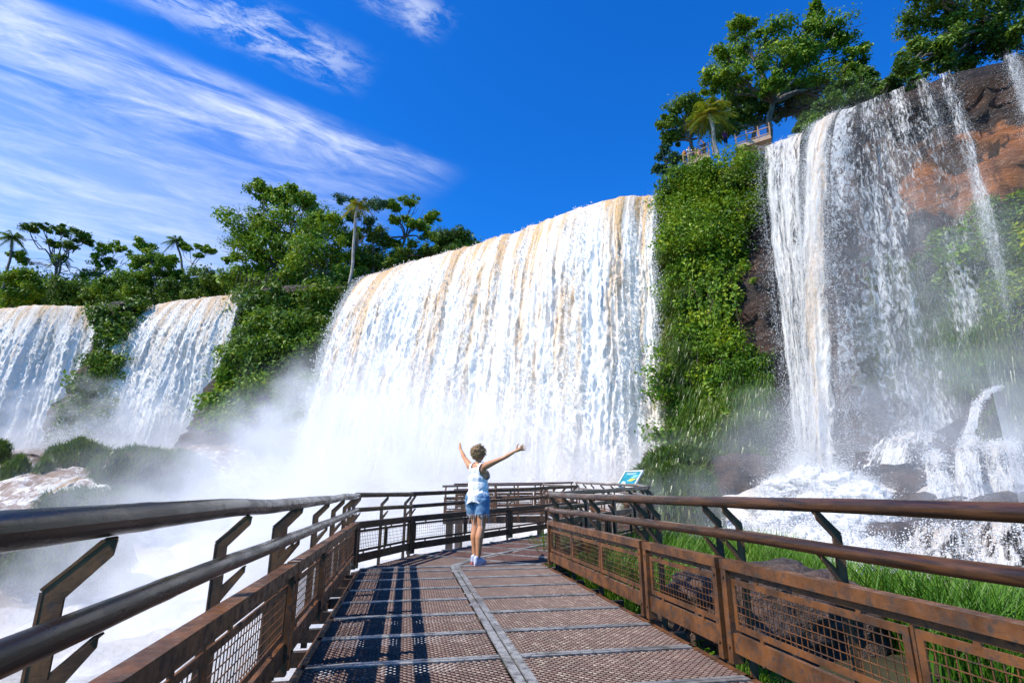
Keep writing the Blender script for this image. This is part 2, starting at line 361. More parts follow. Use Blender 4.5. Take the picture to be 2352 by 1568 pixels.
def blades(mb, base, h, lean=.35, w=.03, down=False, bias=(0, 0, 0)):
    """curved grass blades (two quads each)"""
    k = len(base); h = np.broadcast_to(h, (k,))[:, None] * (.6 + .7 * RNG.random((k, 1)))
    a = RNG.random(k) * 2 * math.pi; d = np.stack([np.cos(a), np.sin(a), np.zeros(k)], 1); sd = np.stack([-np.sin(a + .6), np.cos(a + .6), np.zeros(k)], 1) * w
    d = d * lean * (.4 + RNG.random((k, 1))) + np.asarray(bias)
    up = np.array([0, 0, -1.0 if down else 1.0])
    m1 = base + h * (up * .6 + d * .35) if not down else base + h * (np.array([0, 0, .12]) + d * .7)
    tip = base + h * (up * .95 + d * 1.1) if not down else base + h * (np.array([0, 0, -.75]) + d * 1.1)
    v = np.stack([base - sd, base + sd, m1 + sd * .8, m1 - sd * .8, tip + sd * .15, tip - sd * .15], 1).reshape(-1, 3)
    i = np.arange(k)[:, None] * 6
    mb.add(v, np.vstack([i + np.array([0, 1, 2, 3]), i + np.array([3, 2, 4, 5])]))
def limb_path(p0, p1, n=8, wob=.06, seed=0):
    p0, p1 = np.asarray(p0, float), np.asarray(p1, float); L = np.linalg.norm(p1 - p0)
    t = np.linspace(0, 1, n)[:, None]; q = p0 + (p1 - p0) * t
    j = np.stack([vn(t[:, 0] * 3, seed + .5, a * 7.7, 3) for a in range(3)], 1) * L * wob * np.sin(t * math.pi)
    return q + j
def tree(name, label, cat, base, blobs, leafmat, trunkmat, per, lsize, trunk_r=.3, nclump=7, group=None, flat=.75, limbs=True, sub=.5, shell=.5, fork=None):
    """blobs: list of (centre, radius); each blob breaks up into clumps"""
    base = np.asarray(base, float); root = empty(name, label, cat, group, tuple(base))
    cen, rad = [], []
    nclump = int(nclump * 1.9)
    for c, r in blobs:
        for k in range(nclump):
            d = RNG.normal(size=3); d /= np.linalg.norm(d); d[2] = d[2] * .8 + .12
            cen.append(np.asarray(c) + d * r * (1.05 * RNG.random() ** .45) * np.array([1, 1, flat])); rad.append(r * sub * (.45 + .75 * RNG.random()))
    mb = MB(); clump_leaves(mb, np.array(cen) - base, np.array(rad), int(per * .85), lsize * .68, flat=flat, shell=.12)
    cr = mb.build('crown', leafmat, root)
    tb = MB(); top = np.mean([b[0] for b in blobs], 0); fk = base + (top - base) * .55 if fork is None else np.asarray(fork, float)
    tb.tube(limb_path(base - np.array([0, 0, .6]), fk, 8, .05, base[0]) - base, np.linspace(trunk_r, trunk_r * .7, 8), 8)
    if limbs:
        for i, (c, r) in enumerate(blobs):
            tb.tube(limb_path(fk, c, 8, .12, i * 1.7 + base[0]) - base, np.linspace(trunk_r * .55, trunk_r * .12, 8), 6)
            for k in range(3):
                e = np.asarray(c) + RNG.normal(size=3) * r * .5
                s0 = np.asarray(fk) + (np.asarray(c) - fk) * (.45 + .3 * RNG.random())
                tb.tube(limb_path(s0, e, 6, .12, i + k * 2.3) - base, np.linspace(trunk_r * .25, trunk_r * .06, 6), 5)
    tb.build('trunk', trunkmat, root, True)
    return root
def palm(name, label, base, top, r, leafmat, trunkmat, nf=22, trunk_r=.14, group=None, droop=.9):
    base, top = np.asarray(base, float), np.asarray(top, float); root = empty(name, label, 'palm tree', group, tuple(base))
    tb = MB(); tb.tube(limb_path(base - np.array([0, 0, .5]), top, 12, .03, base[0]) - base, np.linspace(trunk_r * 1.15, trunk_r * .85, 12), 8); tb.build('trunk', trunkmat, root, True)
    mb = MB()
    for i in range(nf):
        az = i * 2.399 + RNG.random() * .4; el = R(75) - (i / nf) * R(115); L = r * (.8 + .35 * RNG.random())
        t = np.linspace(0, 1, 9); h = np.array([math.cos(az), math.sin(az), 0])
        p = top + np.outer(t * L * math.cos(el) + 0 * t, h) + np.outer(t * L * math.sin(el) - droop * L * .55 * t ** 2, [0, 0, 1]) - base
        mb.tube(p, np.linspace(.03, .01, 9), 4, False)
        nl = 26; tt = np.linspace(.12, 1, nl)
        q = np.stack([np.interp(tt, t, p[:, k]) for k in range(3)], 1); sd = np.array([-h[1], h[0], 0])
        for sg in (-1, 1):
            ln = L * .34 * np.sin(np.clip(tt * 2.6 + .3, 0, 3.05))[:, None] + .08
            tip = q + sd * sg * ln * .75 + h * ln * .45 + np.array([0, 0, -1]) * ln * (.35 + .4 * RNG.random((nl, 1)))
            wd = h * .045 * r / 2.5
            v = np.stack([q - wd, q + wd, tip + wd * .2, tip - wd * .2], 1).reshape(-1, 3)
            mb.add(v, np.arange(4 * nl).reshape(-1, 4))
    mb.build('crown', leafmat, root)
    return root

# ================================================================== THE GORGE: cliff, river, bank
TOP = 27.0
def xy(px, py): p = PZ(px, py, TOP); return (p[0], p[1])
PLAN = [(-150, 62), (-110, 74), xy(-40, 722), xy(100, 713), xy(250, 712), (-57.5, 72.5), (-53.2, 71.8), (-54.5, 77), xy(345, 722), xy(450, 698), xy(565, 683),
        (-33.5, 67.2), (-28, 66.2), (-22.5, 66.5), xy(862, 646), xy(940, 616), xy(1000, 600), xy(1100, 574), xy(1180, 548), xy(1300, 503), xy(1430, 464), xy(1515, 466),
        (14.2, 42.2), (16.5, 40.0), (18.8, 38.6), xy(1760, 350), xy(1870, 328), xy(1885, 300), xy(1960, 262), xy(2040, 225), xy(2120, 195), xy(2240, 152), xy(2352, 130), (36, 24), (42, 20), (50, 14)]
PLAN = np.array(PLAN, float)
seg = np.r_[0, np.cumsum(np.linalg.norm(np.diff(PLAN, axis=0), axis=1))]
NU = int(seg[-1] / .55); au = np.linspace(0, seg[-1], NU)
PU = np.stack([np.interp(au, seg, PLAN[:, k]) for k in (0, 1)], 1)
ker = np.ones(5) / 5
PS = np.stack([np.convolve(np.pad(PU[:, k], 2, mode='edge'), ker, 'valid') for k in (0, 1)], 1)
tn = np.gradient(PS, axis=0); tn /= np.linalg.norm(tn, axis=1)[:, None]
NRM = np.stack([tn[:, 1], -tn[:, 0]], 1)                     # towards the gorge
for k in (0, 1): NRM[:, k] = np.convolve(np.pad(NRM[:, k], 6, mode='edge'), np.ones(13) / 13, 'valid')
NRM /= np.linalg.norm(NRM, axis=1)[:, None]
def u_of(px, py):
    q = np.array(xy(px, py)); return au[np.argmin(((PS - q) ** 2).sum(1))]
def plan_at(u): return np.stack([np.interp(u, au, PS[:, k]) for k in (0, 1)], -1), np.stack([np.interp(u, au, NRM[:, k]) for k in (0, 1)], -1)
def dist_plan(x, y):
    o = np.full(np.shape(x), 1e9)
    for i in range(0, NU, 2): o = np.minimum(o, (x - PS[i, 0]) ** 2 + (y - PS[i, 1]) ** 2)
    return np.sqrt(o)
U1, U2, U2b, U3, U4 = u_of(250, 712), u_of(345, 722), u_of(565, 683), u_of(862, 646), u_of(1515, 466)
U5, U6, U7 = u_of(1760, 350), u_of(1875, 318), u_of(2120, 195)
ZL = np.linspace(-6, TOP, 74)
def cliff_off(u, z):
    """how far the face stands out from the lip line at height z"""
    head = sstep(u, U4 - .5, U4 + 2.5) * sstep(u, U5 + 1.5, U5 - 1.5)
    prom = sstep(u, U2b, U2b + 3) * sstep(u, U3, U3 - 3)
    prm2 = sstep(u, U1 - .5, U1 + 1.5) * sstep(u, U2 + .5, U2 - 1)
    rt = sstep(u, U6 + 2, U7)
    f = sstep(z, 26, 2)
    o = head * (f * 4.2 + .3) + prom * (f * 6.0 + 1.0 * sstep(z, 24, 18)) + prm2 * (f * 4.5)
    o = o + rt * (np.maximum(0, 13 - z) * .42 - 1.2 * sstep(z, 13, 17) * sstep(z, 25, 20)) - (1 - head) * (1 - prom) * (1 - prm2) * (1 - rt) * 1.4 * sstep(z, 27, 25)
    return o
UU, ZZ = np.meshgrid(au, ZL, indexing='ij')
OFF = cliff_off(UU, ZZ)
strata = np.floor(ZZ / 2.3 + .8 * vn(UU * .12, ZZ * .05, 0, 4)); fr = vn(strata * 3.7, UU * .10, 0, 8) * 1.15
QUIET = np.clip(sstep(UU, U4 - .5, U4 + 2.5) * sstep(UU, U5 + 1.5, U5 - 1.5) + sstep(UU, U2b, U2b + 3) * sstep(UU, U3, U3 - 3) + sstep(UU, U1 - .5, U1 + 1.5) * sstep(UU, U2 + .5, U2 - 1) + sstep(UU, U6 + 2, U7), .25, 1)
OFF = OFF + QUIET * (fbm(UU * .28, ZZ * .35, 0, 5, 21) * 1.0 + fr + .35 * vn(UU * .9, ZZ * 1.6, 0, 31))
OFF = OFF * (1 - .75 * sstep(ZZ, 25.5, 27))
CP = np.stack([PS[:, None, 0] + NRM[:, None, 0] * OFF, PS[:, None, 1] + NRM[:, None, 1] * OFF, ZZ + .25 * vn(UU * .5, ZZ * .8, 0, 3)], -1)
RAD = PS / np.linalg.norm(PS, axis=1)[:, None]
bk = np.stack([np.stack([PS[:, 0] + RAD[:, 0] * d, PS[:, 1] + RAD[:, 1] * d, np.full(NU, TOP + h)], -1) for d, h in ((2.5, .0), (9, -.6), (40, -4))], 1)
def proj(P):
    P = np.asarray(P, float); d = P - np.array([0, 0, CAMZ])
    zc = d[..., 1] * CT + d[..., 2] * ST; yc = -d[..., 1] * ST + d[..., 2] * CT
    return np.stack([1176 + FPX * d[..., 0] / zc, 784 - FPX * yc / zc, zc], -1)
PATCH = CP[np.argmin(np.abs(au - u_of(2330, 140)))][np.argmin(np.abs(ZL - 17.2))]
CPP = proj(CP)
def on_cliff(px, py):
    px, py = np.atleast_1d(px), np.atleast_1d(py); res = np.zeros((len(px), 3)); nn = np.zeros((len(px), 2))
    F = CPP.reshape(-1, 3); ok = F[:, 2] > 2
    for i in range(len(px)):
        d = (F[:, 0] - px[i]) ** 2 + (F[:, 1] - py[i]) ** 2; d[~ok] = 1e9
        c = np.where(d < max(140.0, d.min() * 1.2))[0]; j = c[np.argmin(F[c, 2])]
        res[i] = CP.reshape(-1, 3)[j]; nn[i] = NRM[j // CP.shape[1]]
    return res, nn
_pc, _ = on_cliff([2300], [385]); PATCH = _pc[0]
M['cliff'] = cliff_mat()
tag(obj('cliff', grid_mesh(np.concatenate([CP, bk], 1)[:, :, :], True), M['cliff']), kind='structure')

def river_z(X, Y, D):
    mid = -5.2 + 6.6 * sstep(D, 33, 6)
    right = -4.6 + 6.4 * sstep(D, 25, 8)
    left = 3.2 - 8.4 * sstep(Y, 47.5, 27) ** 1.0 + 3.0 * sstep(D, 16, 4)
    b = sstep(X, 5, 14); z = mid * (1 - b) + right * b
    a = sstep(X, -22, -30); return z * (1 - a) + left * a
gx = np.linspace(-120, 48, 420); gy = np.linspace(3, 84, 250)
GX, GY = np.meshgrid(gx, gy, indexing='ij'); GD = dist_plan(GX, GY)
GZ = river_z(GX, GY, GD)
calm = sstep(GX, -27, -33) * sstep(GY, 45, 48)
GZ = GZ + (fbm(GX * .35, GY * .35, 0, 5, 11) * .9 + np.abs(vn(GX * .9, GY * .9, 0, 12)) * .35) * (1 - .85 * calm)
tag(obj('river', grid_mesh(np.stack([GX, GY, GZ], -1)), M['river']), kind='structure')

# bank beside the walkway, on the right
PD, PR = np.array([-.185, .983]), np.array([.983, .185])        # along the first deck, and to its right
def deck_xy(s, l): return PD * s + PR * l
def bank_z(s, l):
    z = -.55 + .10 * vn(s * .5, l * .5, 0, 41) + .25 * fbm(s * .25, l * .25, 0, 3, 42)
    z = z - .55 * np.exp(-((s - 2.9) / .9) ** 2 - ((l - 3.4) / 1.6) ** 2)            # the little stream beside the boulder
    z = z - 7.5 * sstep(s + .35 * vn(l * .7, 3.3, 0, 5), 11.2, 15) - 6.5 * sstep(l - 1.0 * vn(s * .4, 1.3, 0, 6) - np.maximum(0, 6 - s) * .7, 6.4, 11.5)
    return np.where(l < 2.0, z - 2.2 * sstep(l, 2.0, .6), z)
bs = np.linspace(-3, 17, 130); bl = np.linspace(-1.6, 14, 110)
BS, BL = np.meshgrid(bs, bl, indexing='ij')
BXY = BS[..., None] * PD + BL[..., None] * PR
tag(obj('river_bank', grid_mesh(np.concatenate([BXY, bank_z(BS, BL)[..., None]], -1)), M['soil']), kind='structure')
# the little brown stream under the near railing
M['stream'] = surf_mat('brown_stream', (.09, .055, .035), (.16, .10, .065), (.45, .42, .38), 2.2, (.05, .2), .5, bump=.3, bdist=.02, lohi=(.4, .6))
ss = np.linspace(.6, 4.4, 40); sl = np.linspace(2.0, 6.0, 40); SS, SL = np.meshgrid(ss, sl, indexing='ij')
tag(obj('stream', grid_mesh(np.concatenate([SS[..., None] * PD + SL[..., None] * PR, (-.80 + .015 * vn(SS * 4, SL * 4, 0, 9))[..., None]], -1)), M['stream']), kind='structure')

# ------------------------------------------------------------------ the falls
TET = np.array([[1, 1, 1], [-1, -1, 1], [-1, 1, -1], [1, -1, -1]]) * .6; TETF = np.array([[0, 1, 2], [0, 3, 1], [0, 2, 3], [1, 3, 2]])
def droplets(mb, p, s, stretch=1.6):
    n = len(p); rot = RNG.random(n) * 6.283; c, q = np.cos(rot), np.sin(rot)
    v = np.broadcast_to(TET, (n, 4, 3)).copy(); x = v[..., 0] * c[:, None] - v[..., 1] * q[:, None]; y = v[..., 0] * q[:, None] + v[..., 1] * c[:, None]
    v = np.stack([x, y, v[..., 2] * stretch], -1) * s[:, None, None] + p[:, None, :]
    mb.add(v.reshape(-1, 3), (np.arange(n)[:, None, None] * 4 + TETF).reshape(-1, 3))
def waterfall(name, label, u0, u1, J, zb, mat, nu, nv, ridge=1.0, seed=0, spray=20000, ssize=.07, edge=.0, lip=.35, splash=6000, splash_r=2.5, group='waterfalls of the gorge', wig=.25, lift=.35, flat=None):
    """curtain thrown clear of the lip: J(f) metres out at the foot, zb(f) foot height; ridges run with the flow"""
    root = empty(name, label, 'waterfall', group)
    f = np.linspace(0, 1, nu); u = u0 + (u1 - u0) * f; P, N = plan_at(u)
    if flat is not None: nz = plan_at(u0 + (u1 - u0) * np.array([flat[0], .5, flat[1]]))[1]; N = np.stack([np.interp(f, [0, .5, 1], nz[:, k]) for k in (0, 1)], 1); N /= np.linalg.norm(N, axis=1)[:, None]
    f2, s2 = np.meshgrid(f, np.r_[np.linspace(-.10, 0, 6)[:-1], np.linspace(0, 1, nv) ** 1.15], indexing='ij')
    Jf = np.interp(f2, *J); zf = np.interp(f2, *zb); arc = (u1 - u0) * f2
    toplift = .25 * fbm(arc * .35, 0, 0, 4, seed + 70) + .10 * vn(arc * 1.7, 0, 0, seed + 71)
    H = TOP + lift - zf; sp = np.clip(s2, 0, 1)
    z = TOP + lift + toplift * lift / .35 - H * sp
    o = lip + Jf * np.sqrt(sp + .003) + np.minimum(s2, 0) * 40
    fall = sp * H
    warp = arc + wig * vn(arc * .3, fall * .12, 0, seed + 2) + edge * (f2 - .5) * sp
    a = ridge * sstep(sp, -.05, .3) + .22
    r = .45 * fbm(warp * .17 + 3, fall * .03, 0, 2, seed + 50) + .42 * fbm(warp * .5, fall * .03, 0, 3, seed) + .22 * (1 - np.abs(fbm(warp * 1.7, fall * .10, 0, 3, seed + 5)) * 2.2)
    cl = fbm(warp * 1.8, fall * .5, 0, 6, seed + 9, .62) * .30 * sstep(sp, .08, .5) +   .10 * vn(warp * 6, fall * 2.2, 0, seed + 13) * sstep(sp, .02, .3)
    o = o + a * r + ridge * cl
    X = P[:, None, 0] + N[:, None, 0] * o; Y = P[:, None, 1] + N[:, None, 1] * o
    t = np.gradient(P, axis=0); t /= np.linalg.norm(t, axis=1)[:, None]
    sh = edge * (f2 - .5) * sp + .10 * vn(warp * 2.3, fall * .5, 0, seed + 3)
    X = X + t[:, None, 0] * sh; Y = Y + t[:, None, 1] * sh
    Q = np.stack([X, Y, z], -1)
    o1 = obj('curtain', grid_mesh(Q, True, np.stack([arc, np.where(s2 < 0, s2 * 20, fall)], -1)), mat, root)
    if spray:
        mb = MB(); n = spray
        fi = RNG.random(n); si = RNG.random(n) ** .75; i = (fi * (nu - 1)).astype(int); j = 5 + (si ** (1 / 1.15) * (nv - 1)).astype(int); j = np.minimum(j, Q.shape[1] - 1)
        kp = RNG.random(n) < .12 + .88 * sstep(vn(arc[i, j] * 1.6, fall[i, j] * .10, 0, seed + 33) + .5 * vn(arc[i, j] * 4, fall[i, j] * .5, 0, seed + 34), -.15, .45); i, j, si = i[kp], j[kp], si[kp]; n = len(i)
        p = Q[i, j].copy(); ex = RNG.exponential(.30, n) * (.25 + si) * ridge
        p[:, :2] += N[i] * ex[:, None]; p += RNG.normal(size=(n, 3)) * .10
        k = n // 3; e = RNG.random(k) < .5; i2 = np.where(e, 0, nu - 1); j2 = 5 + (RNG.random(k) ** .7 * (nv - 1)).astype(int)
        q = Q[i2, j2].copy(); w = RNG.exponential(.32, k) * np.where(e, -1, 1); q[:, :2] += t[i2] * w[:, None] + N[i2] * RNG.normal(size=(k, 1)) * .3
        droplets(mb, np.vstack([p, q]), ssize * (.35 + RNG.random(n + k) ** 2.2 * 1.5))
        if splash:
            n = splash; i = (RNG.random(n) * (nu - 1)).astype(int); p = Q[i, -1].copy()
            up = np.abs(RNG.normal(size=n)) * splash_r * .55; p[:, 2] += up
            p[:, :2] += N[i] * (RNG.normal(size=n) * splash_r * .5 + splash_r * .3)[:, None] + RNG.normal(size=(n, 2)) * .4
            droplets(mb, p, ssize * (.4 + RNG.random(n) ** 2 * 1.6), 1.0)
        sp_ = mb.build('spray', M['spray'], root); sp_['kind'] = 'stuff'
    return root, Q
M['w_main'] = water_mat('brown_white_water', 1.0, 24, 0, 3.1, bump=.5)
M['w_left'] = water_mat('white_water_left', .8, 11, 0, 8.3, grey=.3)
M['w_lace'] = water_mat('lacy_water', .30, 6, 1.0, 5.5, hole_sc=1.7, ragged=float(u_of(1872, 326) - U5 + .5), soft=.05)
M['w_tan'] = water_mat('thick_tan_stream', .85, 30, 1.42, 1.2, grey=.1, ragged=float(u_of(1958, 264) - u_of(1884, 300) + .1), soft=.05)
M['w_veil'] = water_mat('thin_water_veil', .12, 5, .24, 2.2, hole_sc=3.0, side=.09, soft=.08)
M['w_trickle'] = water_mat('thin_trickle', .10, 5, .36, 6.6, hole_sc=3.0, soft=.07)
waterfall('waterfall', 'widest waterfall, brown and white curtain behind the woman with raised arms', U3 + .2, U4 - .1, ([0, .5, 1], [9.0, 6.5, 3.6]), ([0, 1], [.4, .4]), M['w_main'], 560, 260, 1.0, 100, 150000, .040, 0, splash=26000, splash_r=3.2, flat=(.06, .80))
waterfall('waterfall', 'white waterfall between two leafy spurs, second from the photo left edge', U2 - .3, U2b + 1.3, ([0, 1], [10.5, 2.0]), ([0, 1], [5.5, 5.5]), M['w_left'], 260, 150, .9, 200, 30000, .05, 0, splash=9000, lip=.9, flat=(.1, .8))
waterfall('waterfall', 'white waterfall cut by the left edge of the photo', u_of(-40, 722) - 14, U1 + 1.2, ([0, .7, 1], [4.5, 3.5, 1.3]), ([0, 1], [5.2, 5.2]), M['w_left'], 330, 150, .9, 300, 30000, .05, 0, splash=9000, lip=.9, flat=(.1, .8))
U5b, U6b = u_of(1872, 326), u_of(1884, 300)
waterfall('waterfall', 'lacy white waterfall right of the leafy headland, rock showing through', U5 - .2, U5b + .3, ([0, 1], [6.3, 8.2]), ([0, 1], [1.2, 1.2]), M['w_lace'], 150, 240, .55, 400, 90000, .014, 0, splash=20000, splash_r=2.0)
waterfall('waterfall', 'thick tan column of falling water right of the lacy fall', U6b - .1, u_of(1958, 264), ([0, .5, 1], [9.0, 9.1, 9.0]), ([0, 1], [1.0, 1.0]), M['w_tan'], 120, 240, .8, 500, 90000, .014, 0, splash=26000, splash_r=2.2)
waterfall('waterfall', 'thin broken veil of water over bare brown rock beside the tan column', u_of(1956, 265), u_of(2130, 192), ([0, .18, .45, 1], [8.6, 5.2, 3.0, 1.6]), ([0, 1], [2.5, 6.5]), M['w_veil'], 170, 220, .5, 600, 150000, .0075, 0, splash=6000, splash_r=1.5, lift=.08)
waterfall('waterfall', 'narrow white trickle down the rock wall below the dark tree', u_of(2150, 184), u_of(2178, 176), ([0, 1], [2.2, 2.2]), ([0, 1], [5.0, 5.0]), M['w_trickle'], 40, 200, .35, 700, 40000, .009, 0, splash=1600, splash_r=1.0, lift=.08)
waterfall('waterfall', 'short white trickle near the top right corner of the rock wall', u_of(2295, 142), u_of(2330, 134), ([0, 1], [.7, .7]), ([0, 1], [20.5, 20.5]), M['w_trickle'], 40, 100, .35, 800, 18000, .009, 0, splash=0, lift=.08)

# ------------------------------------------------------------------ mist rising from the foot of the falls
def mist(name, lo, hi, htop, gain, seed, anis=0.0, nsc=.13, soft=5.0):
    m, nt, out = new_mat(name + '_air'); t = NT(nt)
    pos = t.n('ShaderNodeTexCoord').outputs['Object']; sx = t.n('ShaderNodeSeparateXYZ', {0: pos})
    X, Y, Z = sx.outputs
    h = htop(t, X, Y)
    nz = t.noise(t.n('ShaderNodeMapping', {'Vector': pos, 'Scale': (1, 1, 1.3), 'Location': (seed, 0, 0)}).outputs[0], nsc, 3, .6, .6)
    nz2 = t.noise(t.n('ShaderNodeMapping', {'Vector': pos, 'Scale': (1, 1, 1.2), 'Location': (0, seed, 0)}).outputs[0], nsc * 3.3, 3, .6)
    hh = t.math('ADD', h, t.math('MULTIPLY', t.math('SUBTRACT', nz, .5), 15.0))
    d = t.smooth(t.math('SUBTRACT', hh, Z), -1.0, soft)
    d = t.math('MULTIPLY', d, t.math('ADD', t.math('MULTIPLY', t.smooth(nz2, .36, .66), 1.3), .15))
    # fade out towards every face of the box
    for v, a, b in ((X, lo[0], hi[0]), (Y, lo[1], hi[1]), (Z, lo[2] - 4, hi[2])):
        d = t.math('MULTIPLY', d, t.math('MULTIPLY', t.smooth(v, a, a + 4), t.smooth(v, b, b - 3)))
    pv = t.n('ShaderNodeVolumePrincipled', {'Color': (.985, .988, .995, 1), 'Density': t.math('MULTIPLY', d, gain), 'Anisotropy': anis})
    nt.links.new(pv.outputs[0], out.inputs['Volume'])
    mb = MB(); c = (np.array(lo) + np.array(hi)) / 2
    mb.box((lo[0], c[1], c[2]), (hi[0], c[1], c[2]), hi[1] - lo[1], hi[2] - lo[2])
    return tag(mb.build(name, m), kind='stuff')
def h_main(t, X, Y):
    g = t.math('ADD', t.smooth(X, 13.0, -20.0, 7.5, 14.0), t.math('MULTIPLY', t.smooth(X, -15.0, -24.5, 0.0, -17.5), t.smooth(Y, 66.0, 54.0)))
    return t.math('ADD', g, t.smooth(Y, 46.0, 20.0, 0.0, -10.5))
def h_right(t, X, Y): return t.math('ADD', t.smooth(X, 17.0, 28.0, 5.2, -.5), t.smooth(X, 14.0, 8.0, 0.0, -4.5))
mist('mist', (-64, 15.5, -7), (14, 70, 18), h_main, .125, 3.7)
mist('mist', (3.5, 15.5, -6), (31, 33, 9), h_right, .24, 9.1, soft=4.5)
mist('mist', (15, 20, 2), (30, 34, 27), lambda t, X, Y: t.smooth(Y, 20.0, 26.0, 16.0, 24.0), .030, 5.3, soft=14.0)

# ================================================================== VEGETATION
def poly_px(poly, n):
    poly = np.array(poly, float); lo, hi = poly.min(0), poly.max(0); out = []
    while len(out) < n:
        p = lo + RNG.random((n * 2, 2)) * (hi - lo); ins = np.zeros(len(p), bool); j = len(poly) - 1
        for i in range(len(poly)):
            a, b = poly[i], poly[j]
            c = ((a[1] > p[:, 1]) != (b[1] > p[:, 1])) & (p[:, 0] < (b[0] - a[0]) * (p[:, 1] - a[1]) / (b[1] - a[1] + 1e-9) + a[0])
            ins ^= c; j = i
        out += list(p[ins])
    return np.array(out[:n])
def cliff_leaves(name, poly, n, r, per, size, mat, push=.3, up=.45, label=None, cat=None, kind='stuff', flat=.8):
    n = int(n * .72); p = poly_px(poly, n); q, nn = on_cliff(p[:, 0], p[:, 1]); rr = r * (.4 + 1.1 * RNG.random(n) ** 1.5)
    q[:, :2] += nn * (rr * (push + .9 * RNG.random(n) - .2))[:, None]
    mb = MB(); clump_leaves(mb, q, rr, per, size, up, .45, flat); o = mb.build(name, mat)
    return tag(o, label, cat, None, kind)
def cliff_grass(name, poly, n, h, mat, lean=.5, w=.03, kind='stuff', cl=14):
    p = poly_px(poly, max(1, n // cl)); q, nn = on_cliff(p[:, 0], p[:, 1])
    q = np.repeat(q + RNG.normal(size=q.shape) * .25, cl, 0) + RNG.normal(size=(len(q) * cl, 3)) * .2; nn = np.repeat(nn, cl, 0)
    q[:, :2] += nn * .15
    mb = MB(); b = np.concatenate([nn * .55, np.zeros((len(nn), 1))], 1); blades(mb, q, h, lean, w, True, b)
    return tag(mb.build(name, mat), kind=kind)
# headland between the main fall and the lacy fall
cliff_leaves('foliage', [(1490, 400), (1600, 372), (1775, 332), (1762, 470), (1740, 560), (1650, 640), (1560, 600), (1520, 520)], 290, .95, 190, .125, M['leaf_bright'], .5)
cliff_leaves('foliage', [(1520, 440), (1600, 420), (1680, 520), (1660, 640), (1560, 640), (1525, 560)], 110, .9, 180, .12, M['leaf_mid'], .3)
cliff_leaves('foliage', [(1560, 560), (1680, 590), (1690, 760), (1740, 800), (1700, 900), (1560, 860), (1530, 700)], 130, .6, 120, .13, M['leaf_mid'], .3)
cliff_leaves('foliage', [(1600, 700), (1680, 720), (1760, 790), (1750, 880), (1660, 900), (1590, 800)], 60, .7, 120, .12, M['leaf_bright'], .4)
cliff_leaves('foliage', [(1660, 580), (1750, 590), (1760, 640), (1680, 660)], 18, .4, 90, .13, M['leaf_bright'], .4)
cliff_grass('hanging_grass', [(1522, 620), (1570, 640), (1600, 900), (1760, 900), (1765, 1040), (1700, 1060), (1540, 1020)], 34000, .45, M['moss_grass'], .6, .022)
cliff_grass('hanging_grass', [(1540, 900), (1760, 820), (1760, 1040), (1560, 1040)], 20000, .42, M['grass'], .6, .022)
cliff_grass('hanging_grass', [(1522, 470), (1550, 560), (1575, 900), (1530, 900)], 9000, .45, M['moss_grass'], .6, .022)
cliff_leaves('foliage', [(1500, 420), (1620, 400), (1640, 500), (1540, 600), (1505, 520)], 12, .8, 60, .26, M['leaf_blue'], .9)
cliff_leaves('foliage', [(1640, 400), (1760, 350), (1750, 480), (1680, 560)], 26, .9, 110, .15, M['leaf_dark'], .2)
cliff_leaves('foliage', [(1540, 740), (1740, 800), (1750, 1000), (1560, 1000)], 46, .55, 100, .12, M['leaf_mid'], .6)
cliff_leaves('foliage', [(1990, 720), (2200, 680), (2320, 800), (2250, 890), (2000, 890)], 46, .5, 100, .10, M['leaf_mid'], .6)
cliff_leaves('foliage', [(1518, 470), (1545, 470), (1560, 1000), (1525, 1000)], 50, .75, 120, .12, M['leaf_mid'], 1.5)
cliff_leaves('foliage', [(1990, 580), (2130, 590), (2200, 700), (2000, 740)], 44, .6, 120, .11, M['leaf_mid'], .5)
db = MB(); dp = poly_px([(1525, 560), (1700, 560), (1740, 900), (1540, 960)], 80); dq, dnn = on_cliff(dp[:, 0], dp[:, 1])
for q, nn in zip(dq, dnn):
    a = q + np.r_[nn * .45, 0]; db.tube(limb_path(a, a - np.array([random.uniform(-.9, .9), random.uniform(-.3, .3), random.uniform(1.5, 4.5)]), 8, .10, q[2]), .022, 4, False)
tag(db.build('hanging_vines', M['vine']), kind='stuff')
vb = MB(); vp = poly_px([(1560, 560), (1690, 560), (1690, 720), (1560, 760)], 70); vq, vnn = on_cliff(vp[:, 0], vp[:, 1])
for q, nn in zip(vq, vnn):
    L = 2 + 4 * random.random(); a = q + np.r_[nn * .5, 0]; vb.tube(limb_path(a, a - np.array([random.uniform(-.5, .5), 0, L]), 7, .05, q[0]), .025, 4, False)
    if random.random() < .7:
        k = 40; t_ = RNG.random(k)[:, None]; c_ = a - t_ * np.array([0, 0, L]) + RNG.normal(size=(k, 3)) * .14 + np.r_[nn * .15, 0]
        v_, f_ = quads_from(c_, RNG.normal(size=(k, 3)) * .5 + np.r_[nn, .3], .13 * (.6 + RNG.random(k)), .7); vb.add(v_, f_)
tag(vb.build('hanging_vines', M['leaf_bright']), kind='stuff')
